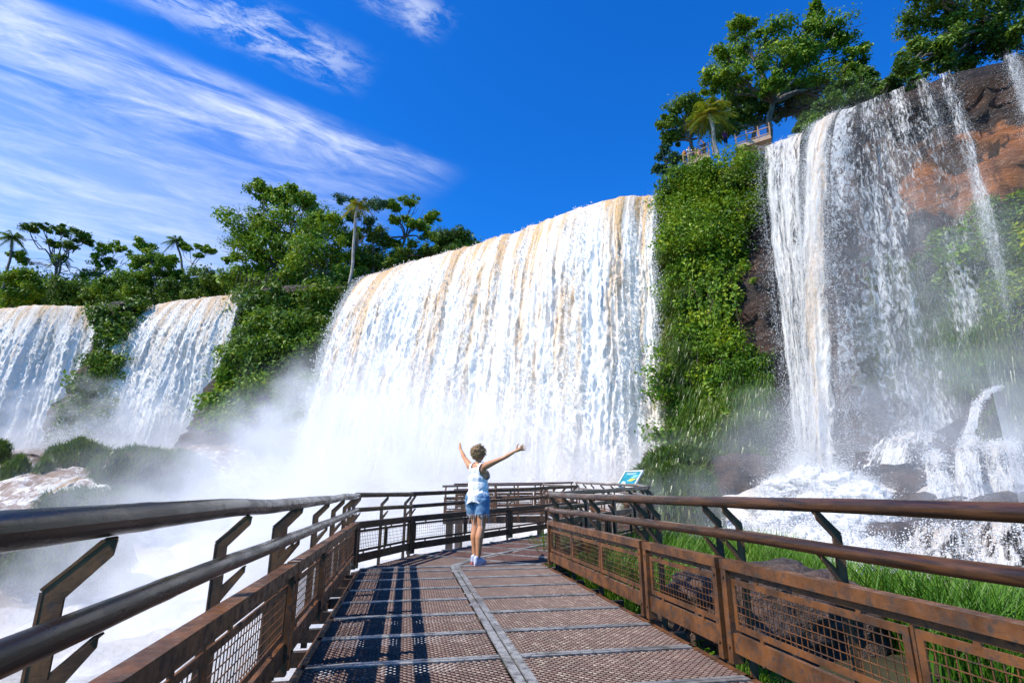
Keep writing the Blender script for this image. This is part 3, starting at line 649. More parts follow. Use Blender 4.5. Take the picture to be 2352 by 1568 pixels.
# spurs between the left falls, and beside the main fall
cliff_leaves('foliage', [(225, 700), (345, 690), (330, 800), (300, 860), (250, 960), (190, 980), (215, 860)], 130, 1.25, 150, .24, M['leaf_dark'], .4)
cliff_leaves('foliage', [(240, 740), (330, 760), (290, 880), (215, 960), (200, 900)], 50, .9, 120, .22, M['leaf_mid'], .6)
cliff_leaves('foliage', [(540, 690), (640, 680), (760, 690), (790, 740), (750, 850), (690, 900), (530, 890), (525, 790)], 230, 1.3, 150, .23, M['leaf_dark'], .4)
cliff_leaves('foliage', [(545, 700), (700, 690), (740, 770), (720, 870), (620, 890), (540, 880)], 110, 1.2, 130, .22, M['leaf_mid'], .6)
cliff_leaves('foliage', [(570, 800), (700, 760), (730, 850), (640, 890), (560, 880)], 26, .9, 130, .2, M['leaf_bright'], .7)
cliff_leaves('foliage', [(175, 880), (290, 850), (275, 1010), (150, 1015)], 90, 1.2, 130, .22, M['leaf_dark'], .5)
cliff_leaves('foliage', [(510, 850), (745, 850), (700, 960), (490, 985)], 130, 1.2, 130, .22, M['leaf_mid'], .5)
cliff_leaves('foliage', [(560, 672), (700, 664), (850, 655), (842, 705), (700, 706), (560, 702)], 70, 1.1, 140, .22, M['leaf_dark'], .7)
cliff_leaves('foliage', [(760, 690), (846, 672), (800, 770), (765, 850), (745, 830)], 60, 1.0, 130, .2, M['leaf_dark'], .4)
# right hand wall: shrubs and wet grass on the slope under the bare rock
cliff_leaves('foliage', [(2240, 470), (2352, 445), (2400, 560), (2352, 700), (2290, 690), (2240, 600)], 110, .75, 150, .13, M['leaf_bright'], .4)
cliff_leaves('foliage', [(2160, 540), (2240, 520), (2330, 620), (2340, 760), (2280, 730), (2200, 690), (2150, 640)], 90, .7, 130, .12, M['leaf_mid'], .35)
cliff_leaves('foliage', [(2140, 540), (2190, 500), (2210, 560), (2170, 600)], 10, .45, 110, .11, M['leaf_bright'], .4)
cliff_grass('hanging_grass', [(1990, 700), (2100, 620), (2200, 720), (2320, 740), (2340, 860), (2200, 900), (2050, 900), (1975, 880)], 34000, .38, M['moss_grass'], .6, .018)
cliff_grass('hanging_grass', [(2020, 620), (2090, 610), (2110, 680), (2060, 700)], 1800, .9, M['moss_grass'], .4, .028)
cliff_grass('hanging_grass', [(2080, 760), (2200, 700), (2310, 800), (2260, 890), (2120, 860)], 14000, .36, M['grass'], .6, .018)
cliff_grass('hanging_grass', [(2255, 960), (2352, 950), (2352, 1030), (2270, 1030)], 3000, .7, M['moss_grass'], .4, .024)
cliff_grass('hanging_grass', [(2310, 860), (2352, 850), (2352, 930), (2320, 930)], 900, .7, M['moss_grass'], .4, .024)

# ---- trees: crowns laid out where they stand along the two rims
def blobs_at(lst, Y, dy=1.2):
    out = []
    for px, py, r in lst:
        c = PY(px, py, Y + random.uniform(-dy, dy)); out.append((c, r * mpp(c)))
    return out
def px_tree(name, label, cat, bpx, lst, Y, lm, per, ls, tr=.3, tm='trunk', **k):
    b = PY(bpx[0], bpx[1], Y); fk = k.pop('fork_px', None)
    if fk is not None: k['fork'] = PY(fk[0], fk[1], Y)
    return tree(name, label, cat, b, blobs_at(lst, Y, k.pop('dy', 1.5)), M[lm], M[tm], per, ls, tr, **k)
GR, GL = 'trees on the rim above the right falls', 'trees along the rim above the left falls'
px_tree('broadleaf_tree', 'tallest spreading tree behind the lookout railing, crown open to blue sky', 'tree', (1762, 335),
        [(1745, 95, 62), (1815, 85, 62), (1890, 70, 58), (1665, 135, 50), (1700, 180, 50), (1650, 190, 40), (1775, 150, 55), (1850, 140, 55), (1925, 100, 45), (1955, 140, 42), (1905, 185, 55), (1830, 205, 50), (1960, 185, 34), (1885, 30, 28), (1700, 65, 30), (1770, 200, 40)], 44, 'leaf_mid', 130, .24, .32, fork_px=(1775, 235), group=GR, sub=.42, nclump=10, flat=.6)
px_tree('broadleaf_tree', 'low dark tree at the left end of the lookout', 'tree', (1600, 380),
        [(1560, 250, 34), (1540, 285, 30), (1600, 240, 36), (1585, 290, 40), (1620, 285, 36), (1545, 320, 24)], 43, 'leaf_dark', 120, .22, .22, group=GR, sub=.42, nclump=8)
px_tree('bush', 'bluish green bush hanging at the left tip of the headland', 'bush', (1545, 415), [(1525, 355, 22), (1545, 375, 26), (1520, 390, 18), (1560, 395, 20)], 43, 'leaf_blue', 110, .17, .10, sub=.5)
px_tree('broadleaf_tree', 'dark shaded tree filling the gap behind the palm', 'tree', (1720, 330),
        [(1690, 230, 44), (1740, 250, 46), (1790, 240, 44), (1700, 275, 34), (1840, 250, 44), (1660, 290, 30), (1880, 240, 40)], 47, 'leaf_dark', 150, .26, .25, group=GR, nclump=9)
px_tree('shrub', 'dense dark shrub along the rim left of the bare rock wall', 'bush', (1950, 300),
        [(1850, 285, 28), (1900, 255, 34), (1955, 225, 36), (2010, 205, 36), (2050, 190, 30), (1930, 200, 28), (1985, 180, 24), (2000, 238, 32), (2060, 210, 32), (2105, 188, 28), (1935, 262, 26), (1900, 285, 24), (1965, 248, 28), (2030, 222, 26)], 38, 'leaf_dark', 150, .2, .12, group='bushes on the right rim', nclump=8)
px_tree('shrub', 'bright green grassy shrub beside the white board', 'bush', (1870, 330), [(1868, 292, 26), (1890, 300, 18), (1850, 310, 18)], 36.5, 'leaf_bright', 160, .16, .08, group='bushes on the right rim', nclump=8)
px_tree('broadleaf_tree', 'big dark tree leaning over the top right corner', 'tree', (2330, 150),
        [(2120, 40, 55), (2180, 20, 60), (2240, 50, 60), (2300, 20, 65), (2340, 80, 50), (2160, 95, 45), (2230, 110, 50), (2290, 110, 45), (2110, 120, 34), (2080, 155, 26), (2150, 150, 36), (2350, -30, 60), (2240, -40, 60), (2140, -20, 40), (2210, 160, 30), (2380, 130, 40)], 31, 'leaf_dark', 140, .19, .3, fork_px=(2290, 60), group=GR, sub=.42, nclump=9)
b = PY(1648, 350, 40.5); palm('palm_tree', 'palm with yellowing fronds beside the lookout railing', b, PY(1630, 262, 40.5), 60 * mpp(b), M['palm_leaf'], M['pale_trunk'], 30, .17)
# left rim
px_tree('broadleaf_tree', 'largest dense green tree left of the main fall, topmost crown', 'tree', (640, 690),
        [(600, 440, 30), (650, 455, 40), (700, 455, 36), (560, 520, 56), (620, 510, 60), (690, 520, 62), (735, 505, 36), (545, 580, 52), (610, 580, 64), (680, 590, 62), (535, 635, 40), (590, 650, 54), (650, 650, 50)], 74, 'leaf_mid', 150, .36, .45, group=GL, sub=.45, nclump=9)
px_tree('broadleaf_tree', 'dense tree with hanging vines beside the pale leaning trunk', 'tree', (745, 720),
        [(745, 540, 54), (790, 530, 42), (720, 590, 58), (780, 590, 52), (815, 635, 40), (690, 650, 52), (760, 650, 54)], 70.5, 'leaf_mid', 160, .34, .4, group=GL, sub=.45, nclump=9)
px_tree('broadleaf_tree', 'flat topped open tree with bare forking limbs above the fall', 'tree', (918, 605),
        [(905, 475, 24), (945, 465, 26), (985, 500, 26), (960, 520, 26), (915, 505, 22), (895, 560, 24), (990, 545, 22), (855, 545, 18)], 74, 'leaf_mid', 120, .3, .28, fork_px=(930, 545), group=GL, sub=.42, nclump=8, flat=.5)
px_tree('broadleaf_tree', 'rounded tree at the right end of the left rim', 'tree', (1040, 600),
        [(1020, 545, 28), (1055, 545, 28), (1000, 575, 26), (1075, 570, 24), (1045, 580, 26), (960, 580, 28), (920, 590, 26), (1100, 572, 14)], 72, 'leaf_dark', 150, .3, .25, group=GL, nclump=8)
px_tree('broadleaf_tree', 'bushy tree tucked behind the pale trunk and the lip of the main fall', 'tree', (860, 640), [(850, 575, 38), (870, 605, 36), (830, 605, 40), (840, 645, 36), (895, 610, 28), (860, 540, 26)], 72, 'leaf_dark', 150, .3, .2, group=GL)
b = PY(786, 715, 64); palm('palm_tree', 'tall thin palm with ragged drooping fronds on a bent pale trunk', b, PY(822, 470, 64), 34 * mpp(b), M['palm_leaf'], M['pale_trunk'], 20, .19, 'palms on the left rim', 1.3)
px_tree('broadleaf_tree', 'sparse pale leaved tree wrapped round the thin palm', 'tree', (800, 680), [(840, 470, 26), (790, 460, 20), (845, 510, 18), (815, 500, 20), (870, 470, 18)], 70, 'leaf_blue', 90, .28, .12, group=GL, sub=.5, nclump=6)
b = PY(8, 660, 86); palm('palm_tree', 'palm leaning at the left edge of the photo', b, PY(28, 545, 86), 33 * mpp(b), M['leaf_dark'], M['trunk'], 20, .2, 'palms on the left rim', 1.0)
b = PY(425, 650, 84); palm('palm_tree', 'small palm head above the middle of the left rim', b, PY(405, 552, 84), 27 * mpp(b), M['leaf_dark'], M['trunk'], 18, .18, 'palms on the left rim', 1.0)
b = PY(130, 660, 85); palm('palm_tree', 'shaded palm in front of the umbrella tree', b, PY(140, 590, 85), 26 * mpp(b), M['leaf_dark'], M['trunk'], 18, .18, 'palms on the left rim', 1.2)
px_tree('broadleaf_tree', 'umbrella shaped tree with bare branching limbs at far left', 'tree', (125, 690),
        [(65, 525, 20), (100, 522, 22), (140, 530, 24), (175, 540, 24), (195, 555, 18), (160, 565, 20), (120, 560, 14)], 86, 'leaf_dark', 110, .34, .32, fork_px=(130, 615), group=GL, sub=.42, nclump=7, flat=.5)
px_tree('broadleaf_tree', 'feathery open tree between the umbrella tree and the small palm', 'tree', (270, 690), [(240, 575, 20), (275, 570, 20), (220, 600, 20), (300, 590, 18), (255, 605, 22), (210, 630, 24), (40, 590, 16), (60, 600, 14)], 88, 'leaf_mid', 80, .34, .2, group=GL, sub=.4, nclump=6)
px_tree('broadleaf_tree', 'bright topped tree in the middle of the left rim', 'tree', (360, 690), [(330, 565, 22), (350, 590, 26), (320, 605, 24), (385, 600, 22), (360, 625, 28), (320, 640, 26), (400, 630, 20)], 82, 'leaf_mid', 140, .32, .22, group=GL, nclump=8)
px_tree('broadleaf_tree', 'slim tree with thin pale trunk right of the small palm', 'tree', (428, 650), [(435, 570, 16), (465, 570, 18), (485, 575, 14), (420, 565, 14), (455, 585, 14)], 83, 'leaf_mid', 90, .3, .14, 'pale_trunk', group=GL, sub=.42, nclump=6, flat=.55)
for i, (lst, lm, lab) in enumerate([
        ([(20, 640, 34), (60, 640, 34), (90, 665, 28), (30, 690, 34), (75, 700, 30)], 'leaf_bright', 'bright green bush at the left edge above the first fall'),
        ([(150, 660, 34), (190, 670, 34), (130, 695, 28), (215, 690, 28), (170, 700, 30)], 'leaf_dark', 'dark bush under the umbrella tree'),
        ([(270, 650, 32), (240, 670, 30), (300, 670, 32), (260, 700, 30), (310, 705, 28)], 'leaf_mid', 'mid green bush above the spur between the two left falls'),
        ([(385, 660, 30), (420, 665, 34), (350, 685, 30), (400, 690, 28)], 'leaf_dark', 'dark bush above the left end of the second fall'),
        ([(465, 640, 34), (500, 655, 34), (445, 680, 28), (490, 680, 28), (525, 665, 30)], 'leaf_dark', 'dark bush at the foot of the largest left tree'),
        ([(265, 720, 24), (300, 735, 24), (330, 720, 20)], 'leaf_bright', 'bright bush hanging over the spur between the two left falls')]):
    px_tree('bush', lab, 'bush', (lst[0][0], lst[0][1] + 60), lst, 80 - (i == 5) * 6, lm, 170, .3, .12, group='bushes on the left rim', nclump=9, limbs=False)
vb = MB()
for k in range(90):
    a = PY(random.uniform(540, 800), random.uniform(620, 680), 69.5); L = random.uniform(3, 7)
    vb.tube(limb_path(a, a - np.array([random.uniform(-.6, .6), 0, L]), 7, .06, k), random.uniform(.02, .06), 4, False)
tag(vb.build('hanging_vines', M['vine']), kind='stuff')
# shaded wood behind the rims
mb = MB(); bl_ = []
for px in np.arange(-60, 1120, 16): bl_.append(PY(px, np.interp(px, [-60, 500, 560, 820, 860, 1120], [668, 676, 660, 650, 620, 588]) + random.uniform(-14, 14), np.interp(px, [-60, 560, 1120], [92, 82, 78])))
bl_ += [q + np.array([random.uniform(-1, 1), .8, random.uniform(.6, 2.2)]) for q in bl_[::2]]
clump_leaves(mb, np.array(bl_ + [q + np.array([0, .5, -2.6]) for q in bl_]), np.full(len(bl_) * 2, 2.2), 240, .30)
tag(mb.build('forest', M['leaf_dark']), kind='stuff')

# ================================================================== ROCKS AND MOUNDS
def rock_mesh(name, size, seed, boxy=.0, detail=26, amp=.22):
    th = np.linspace(0, math.pi, detail); ph = np.linspace(0, 2 * math.pi, detail * 2)
    T, P = np.meshgrid(th, ph, indexing='ij'); d = np.stack([np.sin(T) * np.cos(P), np.sin(T) * np.sin(P), np.cos(T)], -1)
    if boxy: d = d / (np.abs(d) ** (2 + 6 * boxy)).sum(-1, keepdims=True) ** (1 / (2 + 6 * boxy))
    n = fbm(d[..., 0] * 1.6 + seed, d[..., 1] * 1.6, d[..., 2] * 1.6, 5, seed) * amp * 2 + np.abs(vn(d[..., 0] * 3 + seed, d[..., 1] * 3, d[..., 2] * 5, seed + 3)) * amp * .7 + np.abs(fbm(d[..., 0] * 6 + seed, d[..., 1] * 6, d[..., 2] * 8, 3, seed + 7)) * amp * .22
    q = d * (1 + n)[..., None] * np.asarray(size)
    return grid_mesh(q, True, name=name), q
def rock(name, label, loc, size, seed, mat='rock', boxy=.2, group=None, rz=0, detail=26, amp=.22):
    me, q = rock_mesh(name, size, seed, boxy, detail, amp); o = obj(name, me, M[mat]); o.location = loc; o.rotation_euler = (0, 0, rz)
    return tag(o, label, 'rock', group), q
def mound(label, pxc, pyc, Y, wpx, hpx, seed, dens=2600, depth=.8, mat='moss_grass', bh=.36, group='grassy mounds in the river'):
    c = PY(pxc, pyc, Y); k = mpp(c); sz = np.array([wpx * k / 2, wpx * k / 2 * depth, hpx * k / 2])
    root = empty('grassy_mound', label, 'mound', group, tuple(c))
    me, q = rock_mesh('mound_rock', sz, seed, .05, 30, .16); obj('mound_rock', me, M['rock'], root)
    dens = int(dens * 1.7); f = q.reshape(-1, 3); f = f[(f[:, 2] > -sz[2] * .75) & (f[:, 1] < sz[1] * .6)]
    b = f[RNG.integers(0, len(f), dens)] + RNG.normal(size=(dens, 3)) * .10
    mb = MB(); o = b * np.array([1, 1, .6]); o /= np.linalg.norm(o, axis=1)[:, None]
    k2 = dens // 2; blades(mb, b[:k2], bh, .6, .032, False, o[:k2] * .5); blades(mb, b[k2:], bh * 1.2, .5, .032, True, o[k2:] * .6)
    g = mb.build('grass_cover', M[mat], root); g['kind'] = 'stuff'
    return root
mound('twin topped grassy mound in the brown pool, tallest on the left', 172, 1078, 47, 122, 96, 3, 5200)
mound('grassy mound beside the white cascade at the left edge', 28, 1128, 43.5, 56, 112, 5, 2400)
mound('small grassy knob between the cascade and the brown chute', 98, 1097, 43.5, 28, 52, 6, 900, .8, 'moss_grass', .3)
mound('dark grassy mound cut by the left edge above the pool', -4, 1052, 50, 36, 50, 7, 1200)
mound('long misty grassy mound sloping to the brown rapid', 330, 1108, 44, 190, 130, 8, 6500)
mound('low grassy bank below the brown rapid', 250, 1165, 41, 230, 70, 9, 4200)
mound('hazy grassy mound fading into the mist', 410, 1090, 48, 130, 80, 12, 3200)
mound('pale grassy slope far below the near handrail', 150, 1275, 33, 260, 120, 10, 4200, .6)
rock('boulder', 'dark bare rock in the far brown pool', tuple(PY(62, 1058, 52)), (1.1, .9, .55), 21)
# cascades on the left
def chute(name, label, p0, p1, w0, w1, arch, mat, seed, n=60, m=26, group='cascades at the left', dens=4):
    p0, p1 = np.array(p0), np.array(p1); t = np.linspace(0, 1, n)[:, None, None]; w = np.linspace(-.5, .5, m)[None, :, None]
    d = p1 - p0; sd = np.cross(d, [0, 0, 1.0]); sd /= np.linalg.norm(sd); L = np.linalg.norm(d)
    hz = d * np.array([1, 1, 0])
    q = p0 + hz * t ** .8 + np.array([0, 0, d[2]]) * t ** 1.6 + np.array([0, 0, 1]) * (arch * np.sin(t * math.pi) + .35) + sd * w * (w0 + (w1 - w0) * t)
    ar = np.broadcast_to(w * max(w0, w1), (n, m, 1))[..., 0]; fl = np.broadcast_to(t * L, (n, m, 1))[..., 0]
    q[..., 2] += .22 * fbm(ar * 1.5, fl * .8, 0, 4, seed) * min(1, w1) + .10 * vn(ar * 4, fl * 3, 0, seed + 3) - .25 * (np.abs(w[..., 0]) * 2) ** 4 * min(1, w0)
    root = empty(name, label, 'cascade', group); obj('curtain', grid_mesh(q, True, np.stack([ar, fl], -1)), mat, root)
    k = int(n * m * dens); i = RNG.integers(0, n, k); j = RNG.integers(0, m, k); p = q[i, j] + RNG.normal(size=(k, 3)) * np.array([.15, .15, .12]) * min(1, w1) + np.array([0, 0, .05])
    mb = MB(); droplets(mb, p, .022 * (.3 + RNG.random(k) ** 2 * 1.4), 1.1); s = mb.build('spray', M['spray'], root); s['kind'] = 'stuff'
    return root
M['w_casc'] = water_mat('white_cascade', .45, 3, .8, 7.7); M['w_chute'] = water_mat('brown_rapid_water', 1.25, 40, 0, 4.4)
chute('cascade', 'white cascade dropping between two grassy mounds at far left', PY(70, 1078, 46.2), PY(58, 1172, 42.0), 1.3, 1.9, .3, M['w_casc'], 31)
chute('cascade', 'brown chute curling over the ledge below the twin topped mound', PY(135, 1085, 46.5), PY(112, 1130, 43), 2.2, 1.6, .2, M['w_chute'], 32, dens=.7)
chute('cascade', 'tan rapid racing down between the mounds', PY(232, 1112, 44), PY(25, 1195, 38.5), 1.8, 3.0, .5, M['w_chute'], 33, 80, 30, dens=.9)
chute('cascade', 'white cascade at the left edge beyond the first mound', PY(-12, 1090, 45.5), PY(-8, 1180, 42), 1.2, 1.6, .3, M['w_casc'], 34)
# rock ledges under the right wall and the trickles over them
LED = [(2010, 1075, 60, 34), (2085, 1062, 78, 46), (2160, 1062, 90, 44), (2240, 1052, 96, 48), (2320, 1046, 96, 56), (2120, 1112, 110, 64), (2205, 1108, 100, 62), (2285, 1110, 110, 66), (2350, 1112, 80, 70),
       (2100, 1158, 100, 50), (2190, 1165, 110, 56), (2280, 1168, 120, 60), (2355, 1172, 100, 70), (2070, 1230, 120, 60), (2180, 1250, 150, 66), (2300, 1250, 160, 80), (2060, 1050, 26, 18), (1985, 1048, 24, 20), (2030, 1046, 24, 22), (2290, 985, 70, 66), (2345, 990, 60, 80)]
WHERE = ['beside the plunge pool', 'left of the trickling steps', 'under the grassy slope', 'below the white jet', 'at the right edge under the jet', 'in the middle of the stepped ledges', 'behind a thin white trickle', 'with water threading down both sides', 'at the right edge of the stepped ledges',
         'low beside the white foam', 'in the lowest visible row of steps', 'low on the right above the handrail', 'low at the right edge above the handrail', 'seen between the two right handrails beside the foam', 'seen between the two right handrails, mid way', 'seen between the two right handrails, farthest right',
         'small and square in the foam, leftmost', 'small and square in the foam, middle', 'small and square in the foam, rightmost', 'under the start of the white jet', 'with yellow grass at the right edge']
for i, ((px, py, w, h), wh) in enumerate(zip(LED, WHERE)):
    Y = np.interp(py, [980, 1050, 1110, 1170, 1260], [27.5, 26, 23.5, 21.5, 19]) - (.6 if px > 2250 else 0)
    c = PY(px, py + h * .25, Y); k = mpp(c)
    rock('rock_ledge', 'dark wet rock ledge ' + wh, tuple(c), (w * k * .56, w * k * .5, h * k * .72), 40 + i, 'rock', .55, 'wet rock ledges at the foot of the right wall', random.uniform(-.3, .3), 24, .15)
for i, (a, b_, w, lab) in enumerate([((2245, 1040, 24.6), (2232, 1175, 20.6), .55, 'thin white trickle stepping down the ledges, left of the pair'), ((2325, 1050, 24.2), (2330, 1130, 21.6), .5, 'thin white trickle over the right edge ledges'),
        ((2150, 1075, 24.6), (2170, 1170, 21), .5, 'faint trickle down the middle ledges'), ((2290, 1050, 24), (2310, 1160, 21), .45, 'thin white trickle stepping down the ledges, right of the pair'),
        ((2318, 912, 26.6), (2225, 1035, 24.4), .28, 'white jet arching out of the rock at the right'), ((2130, 1030, 26.2), (2050, 1090, 23.4), 1.5, 'white rapid sliding from the ledges into the foam'),
        ((2200, 1255, 19.2), (2150, 1340, 16.5), 1.2, 'trickle seen between the two right handrails'), ((2330, 1240, 19), (2300, 1330, 16.5), 1.2, 'trickle at the right edge between the two handrails')]):
    chute('trickle', lab, PY(*a), PY(*b_), w, w * 1.6, .5 if i != 4 else .25, M['w_casc'], 50 + i, 50, 12, 'trickles over the right ledges')
# foam heaped up where the columns land
def foam(label, pts, seed):
    root = empty('foam_bank', label, 'foam', 'foam heaps in the plunge pool')
    mb = MB(); dm = MB()
    for i, (px, py, Y, r) in enumerate(pts):
        c = PY(px, py + 14, Y); rr = r * mpp(c) * .85; me, q = rock_mesh('foam_heap', (rr, rr, rr * .6), seed + i, 0, 64, .24); q = q + .07 * rr * (fbm(q[..., 0] * 5, q[..., 1] * 5, q[..., 2] * 5, 4, seed + i, .7) * 2)[..., None] * q / (np.linalg.norm(q, axis=-1, keepdims=True) + .01)
        n, m = q.shape[:2]; ii = np.arange(n * m).reshape(n, m); f = np.stack([ii[:-1, :-1], ii[1:, :-1], ii[1:, 1:], ii[:-1, 1:]], -1).reshape(-1, 4)
        q = q + c; mb.add(q.reshape(-1, 3), f); bpy.data.meshes.remove(me)
        k = 11000; s = q.reshape(-1, 3)[RNG.integers(0, n * m, k)]; p = c + (s - c) * (.95 + RNG.exponential(.22, k))[:, None]
        droplets(dm, p, .018 * (.3 + RNG.random(k) ** 2 * 1.4), 1.0)
    obj('foam_heap', mb.mesh('foam_heap', True), M['spray'], root); s = dm.build('spray', M['spray'], root); s['kind'] = 'stuff'
foam('white foam heaped at the foot of the tan column', [(1800, 1110, 25.5, 50), (1860, 1090, 25, 60), (1930, 1105, 24, 62), (1985, 1130, 22.5, 60), (1760, 1150, 24, 46), (1880, 1160, 22.5, 70), (1960, 1190, 21, 70), (1800, 1190, 22, 62), (2020, 1190, 20.5, 46)], 300)
foam('white foam and splash seen below the right handrail', [(1790, 1250, 20, 70), (1870, 1240, 19.5, 80), (1960, 1260, 18.5, 80), (2030, 1280, 17.5, 70), (1720, 1230, 21, 60), (1900, 1310, 17, 70), (1820, 1310, 17.5, 70)], 330)
# rocks under the headland, and in the mist before the main fall
for i, (px, py, Y, w, h, lab) in enumerate([(1560, 1056, 36, 120, 40, 'flat dark rock shelf between the main fall and the headland'), (1690, 1105, 30, 150, 90, 'dark wet boulder at the foot of the headland')]):
    c = PY(px, py, Y); k = mpp(c); rock('boulder', lab, tuple(c), (w * k * .55, w * k * .5, h * k * .6), 80 + i, 'rock', .35, 'boulders below the headland', .2 * i, 30, .16)
mound('tall grassy boulder rising behind the information board', 1580, 1120, 30.5, 230, 150, 90, 9000, .6, 'moss_grass', .32, 'grassy boulders below the headland')
mound('grassy slope at the waterline below the headland', 1545, 1190, 25, 190, 170, 91, 9000, .6, 'moss_grass', .30, 'grassy boulders below the headland')

# the near bank: boulder, grass, plants
bxy = deck_xy(5.35, 3.55); rock('boulder', 'large brown boulder behind the near right railing, over the small stream', (bxy[0], bxy[1], -.20), (.95, .75, .52), 11, 'wet_rock', .2, None, .3, 70, .15)
bxy = deck_xy(3.55, 3.45); rock('boulder', 'rounded brown rock in the shade behind the near wire mesh', (bxy[0], bxy[1], -.62), (.42, .36, .34), 14, 'wet_rock', .15, 'stones by the small stream', .7, 34, .14)
for i, (s, l, r, lab) in enumerate([(4.35, 2.75, .13, 'pale stone under the large boulder, nearest the fence'), (3.3, 2.75, .10, 'mossy yellow pebble at the stream edge'), (2.6, 3.1, .12, 'wet grey stone in the stream'), (4.5, 3.3, .16, 'light brown stone in the hollow below the large boulder')]):
    bxy = deck_xy(s, l); rock('stone', lab, (bxy[0], bxy[1], -.74), (r * 1.2, r, r * .8), 60 + i, 'wet_rock', .1, 'stones by the small stream', i, 18, .15)
def bank_blades(n, region, h, w, lean, dens=None, cl=10):
    s0, s1, l0, l1 = region; k = n // cl; s = s0 + RNG.random(k) * (s1 - s0); l = l0 + RNG.random(k) * (l1 - l0)
    keep = ((s - 5.35) / 1.05) ** 2 + ((l - 3.55) / .85) ** 2 > 1
    keep &= ((s - 2.9) / 1.0) ** 2 + ((l - 3.3) / 1.25) ** 2 > 1
    if dens is not None: keep &= dens(s, l) > RNG.random(k)
    s, l = np.repeat(s[keep], cl), np.repeat(l[keep], cl); s = s + RNG.normal(size=len(s)) * .07; l = l + RNG.normal(size=len(l)) * .07
    l = np.maximum(l, 2.30)
    q = s[:, None] * PD + l[:, None] * PR
    return np.concatenate([q, bank_z(s, l)[:, None] - .03], 1), h, w, lean
gm = MB()
for a in (bank_blades(13000, (6.0, 11.8, 2.5, 7.4), 0.76, .010, .35), bank_blades(10000, (3.8, 8.0, 4.5, 8.2), 0.71, .010, .35), bank_blades(14000, (.0, 4.2, 4.0, 8.2), 0.69, .008, .4), bank_blades(2500, (.0, 6.0, 2.45, 3.0), .26, .007, .4), bank_blades(3500, (.2, 2.1, 2.9, 4.4), .40, .007, .45), bank_blades(1500, (6.0, 8.2, 2.4, 3.0), .32, .008, .35)):
    blades(gm, a[0], a[1], a[3], a[2])
tag(gm.build('grass', M['grass']), kind='stuff')
def leafy_plant(label, s, l, h, n=7, seed=0):
    q = deck_xy(s, l); base = np.array([q[0], q[1], float(bank_z(np.array(s), np.array(l)))]); root = empty('leafy_plant', label, 'plant', 'leafy plants on the near bank', tuple(base))
    st = MB(); lf = MB(); g = np.random.default_rng(seed)
    for i in range(n):
        top = np.array([g.normal() * .18, g.normal() * .18, h * (.65 + .45 * g.random())]); p = limb_path((g.normal() * .05, g.normal() * .05, 0), top, 9, .06, seed + i); st.tube(p, np.linspace(.006, .003, 9), 5)
        k = 16; t_ = np.linspace(.25, 1, k); c = np.stack([np.interp(t_, np.linspace(0, 1, 9), p[:, a]) for a in range(3)], 1); az = np.arange(k) * 2.4 + g.random()
        d = np.stack([np.cos(az), np.sin(az), np.full(k, .55)], 1); d /= np.linalg.norm(d, axis=1)[:, None]; L = (.10 * (1.15 - t_ * .5))[:, None]
        sd = np.cross(d, [0, 0, 1.0]); sd /= np.linalg.norm(sd, axis=1)[:, None]; sd = sd * .022
        m = c + d * L * .5; tip = c + d * L + np.array([0, 0, -.02])
        v = np.stack([c, m + sd, tip, m - sd], 1).reshape(-1, 3); lf.add(v, np.arange(4 * k).reshape(-1, 4))
    st.build('stem', M['leaf_mid'], root); x = lf.build('leaves', M['leaf_bright'] if seed % 2 else M['leaf_mid'], root); x['kind'] = 'stuff'
for i, (s, l, h, lab) in enumerate([(3.1, 5.0, 1.05, 'leafy plant standing above the grass, left of two'), (2.7, 5.3, 1.0, 'leafy plant standing above the grass, right of two'), (4.9, 2.62, .30, 'small broad leaved plant against the mesh beside the large boulder'), (2.2, 5.6, 1.0, 'bushy leafy plant at the right edge behind the railing')]):
    leafy_plant(lab, s, l, h, 7 if i != 2 else 5, 5 + i)

# ================================================================== THE WALKWAY
RISE = .028
C0 = np.array([.52, 8.55]); LC = deck_xy(8.5, -.70); L0 = np.array([-1.79, 10.05])
D2R, D2L = np.array([math.sin(R(33.8)), math.cos(R(33.8))]), np.array([math.sin(R(37)), math.cos(R(37))])
HN = np.array([D2L[0] + D2R[0], D2L[1] + D2R[1]]) / 2; HN /= np.linalg.norm(HN)
def dz(p):                                   # deck height: first deck level, then rising gently past the bend
    p = np.asarray(p, float); return RISE * np.maximum(0, (p - C0) @ HN)
def d3(p, h=0.0): return np.r_[p, float(dz(p)) + h]
walk = empty('walkway'); tag(walk, 'steel grating walkway leading to the falls', None, None, 'structure')
def strands(mb, w, l, px=.052, py=.026, inside=None, T=None):
    """expanded metal: zigzag tilted strands in the plane x in 0..w, y in 0..l"""
    nx = int(w / (px / 2)); ny = int(l / py); x = np.linspace(0, w, nx + 1); k = np.arange(ny)
    tri = np.where((np.arange(nx + 1)[None] + k[:, None]) % 2 == 0, .42, -.42) * py
    yc = (k[:, None] + .5) * py + tri; X = np.broadcast_to(x, yc.shape)
    a = np.stack([X, yc - .0032, np.full_like(yc, .0)], -1); b = np.stack([X, yc + .0032, np.full_like(yc, .0065)], -1)
    v = np.stack([a[:, :-1], a[:, 1:], b[:, 1:], b[:, :-1]], 2).reshape(-1, 4, 3)
    if inside is not None: v = v[inside(v.mean(1)[:, :2])]
    v = v.reshape(-1, 3)
    if T is not None: v = T(v)
    mb.add(v, np.arange(len(v)).reshape(-1, 4))
STA = [8.43, 8.05, 7.37, 6.69, 6.01, 5.33, 4.65, 3.97, 3.29, 2.61, 1.93, 1.25, .57, -.11, -.79]
Rz = Matrix(((PR[0], PD[0], 0), (PR[1], PD[1], 0), (0, 0, 1)))
def deck_matrix(l, s, z=0.0): m = Rz.to_4x4(); q = deck_xy(s, l); m.translation = Vector((q[0], q[1], z)); return m
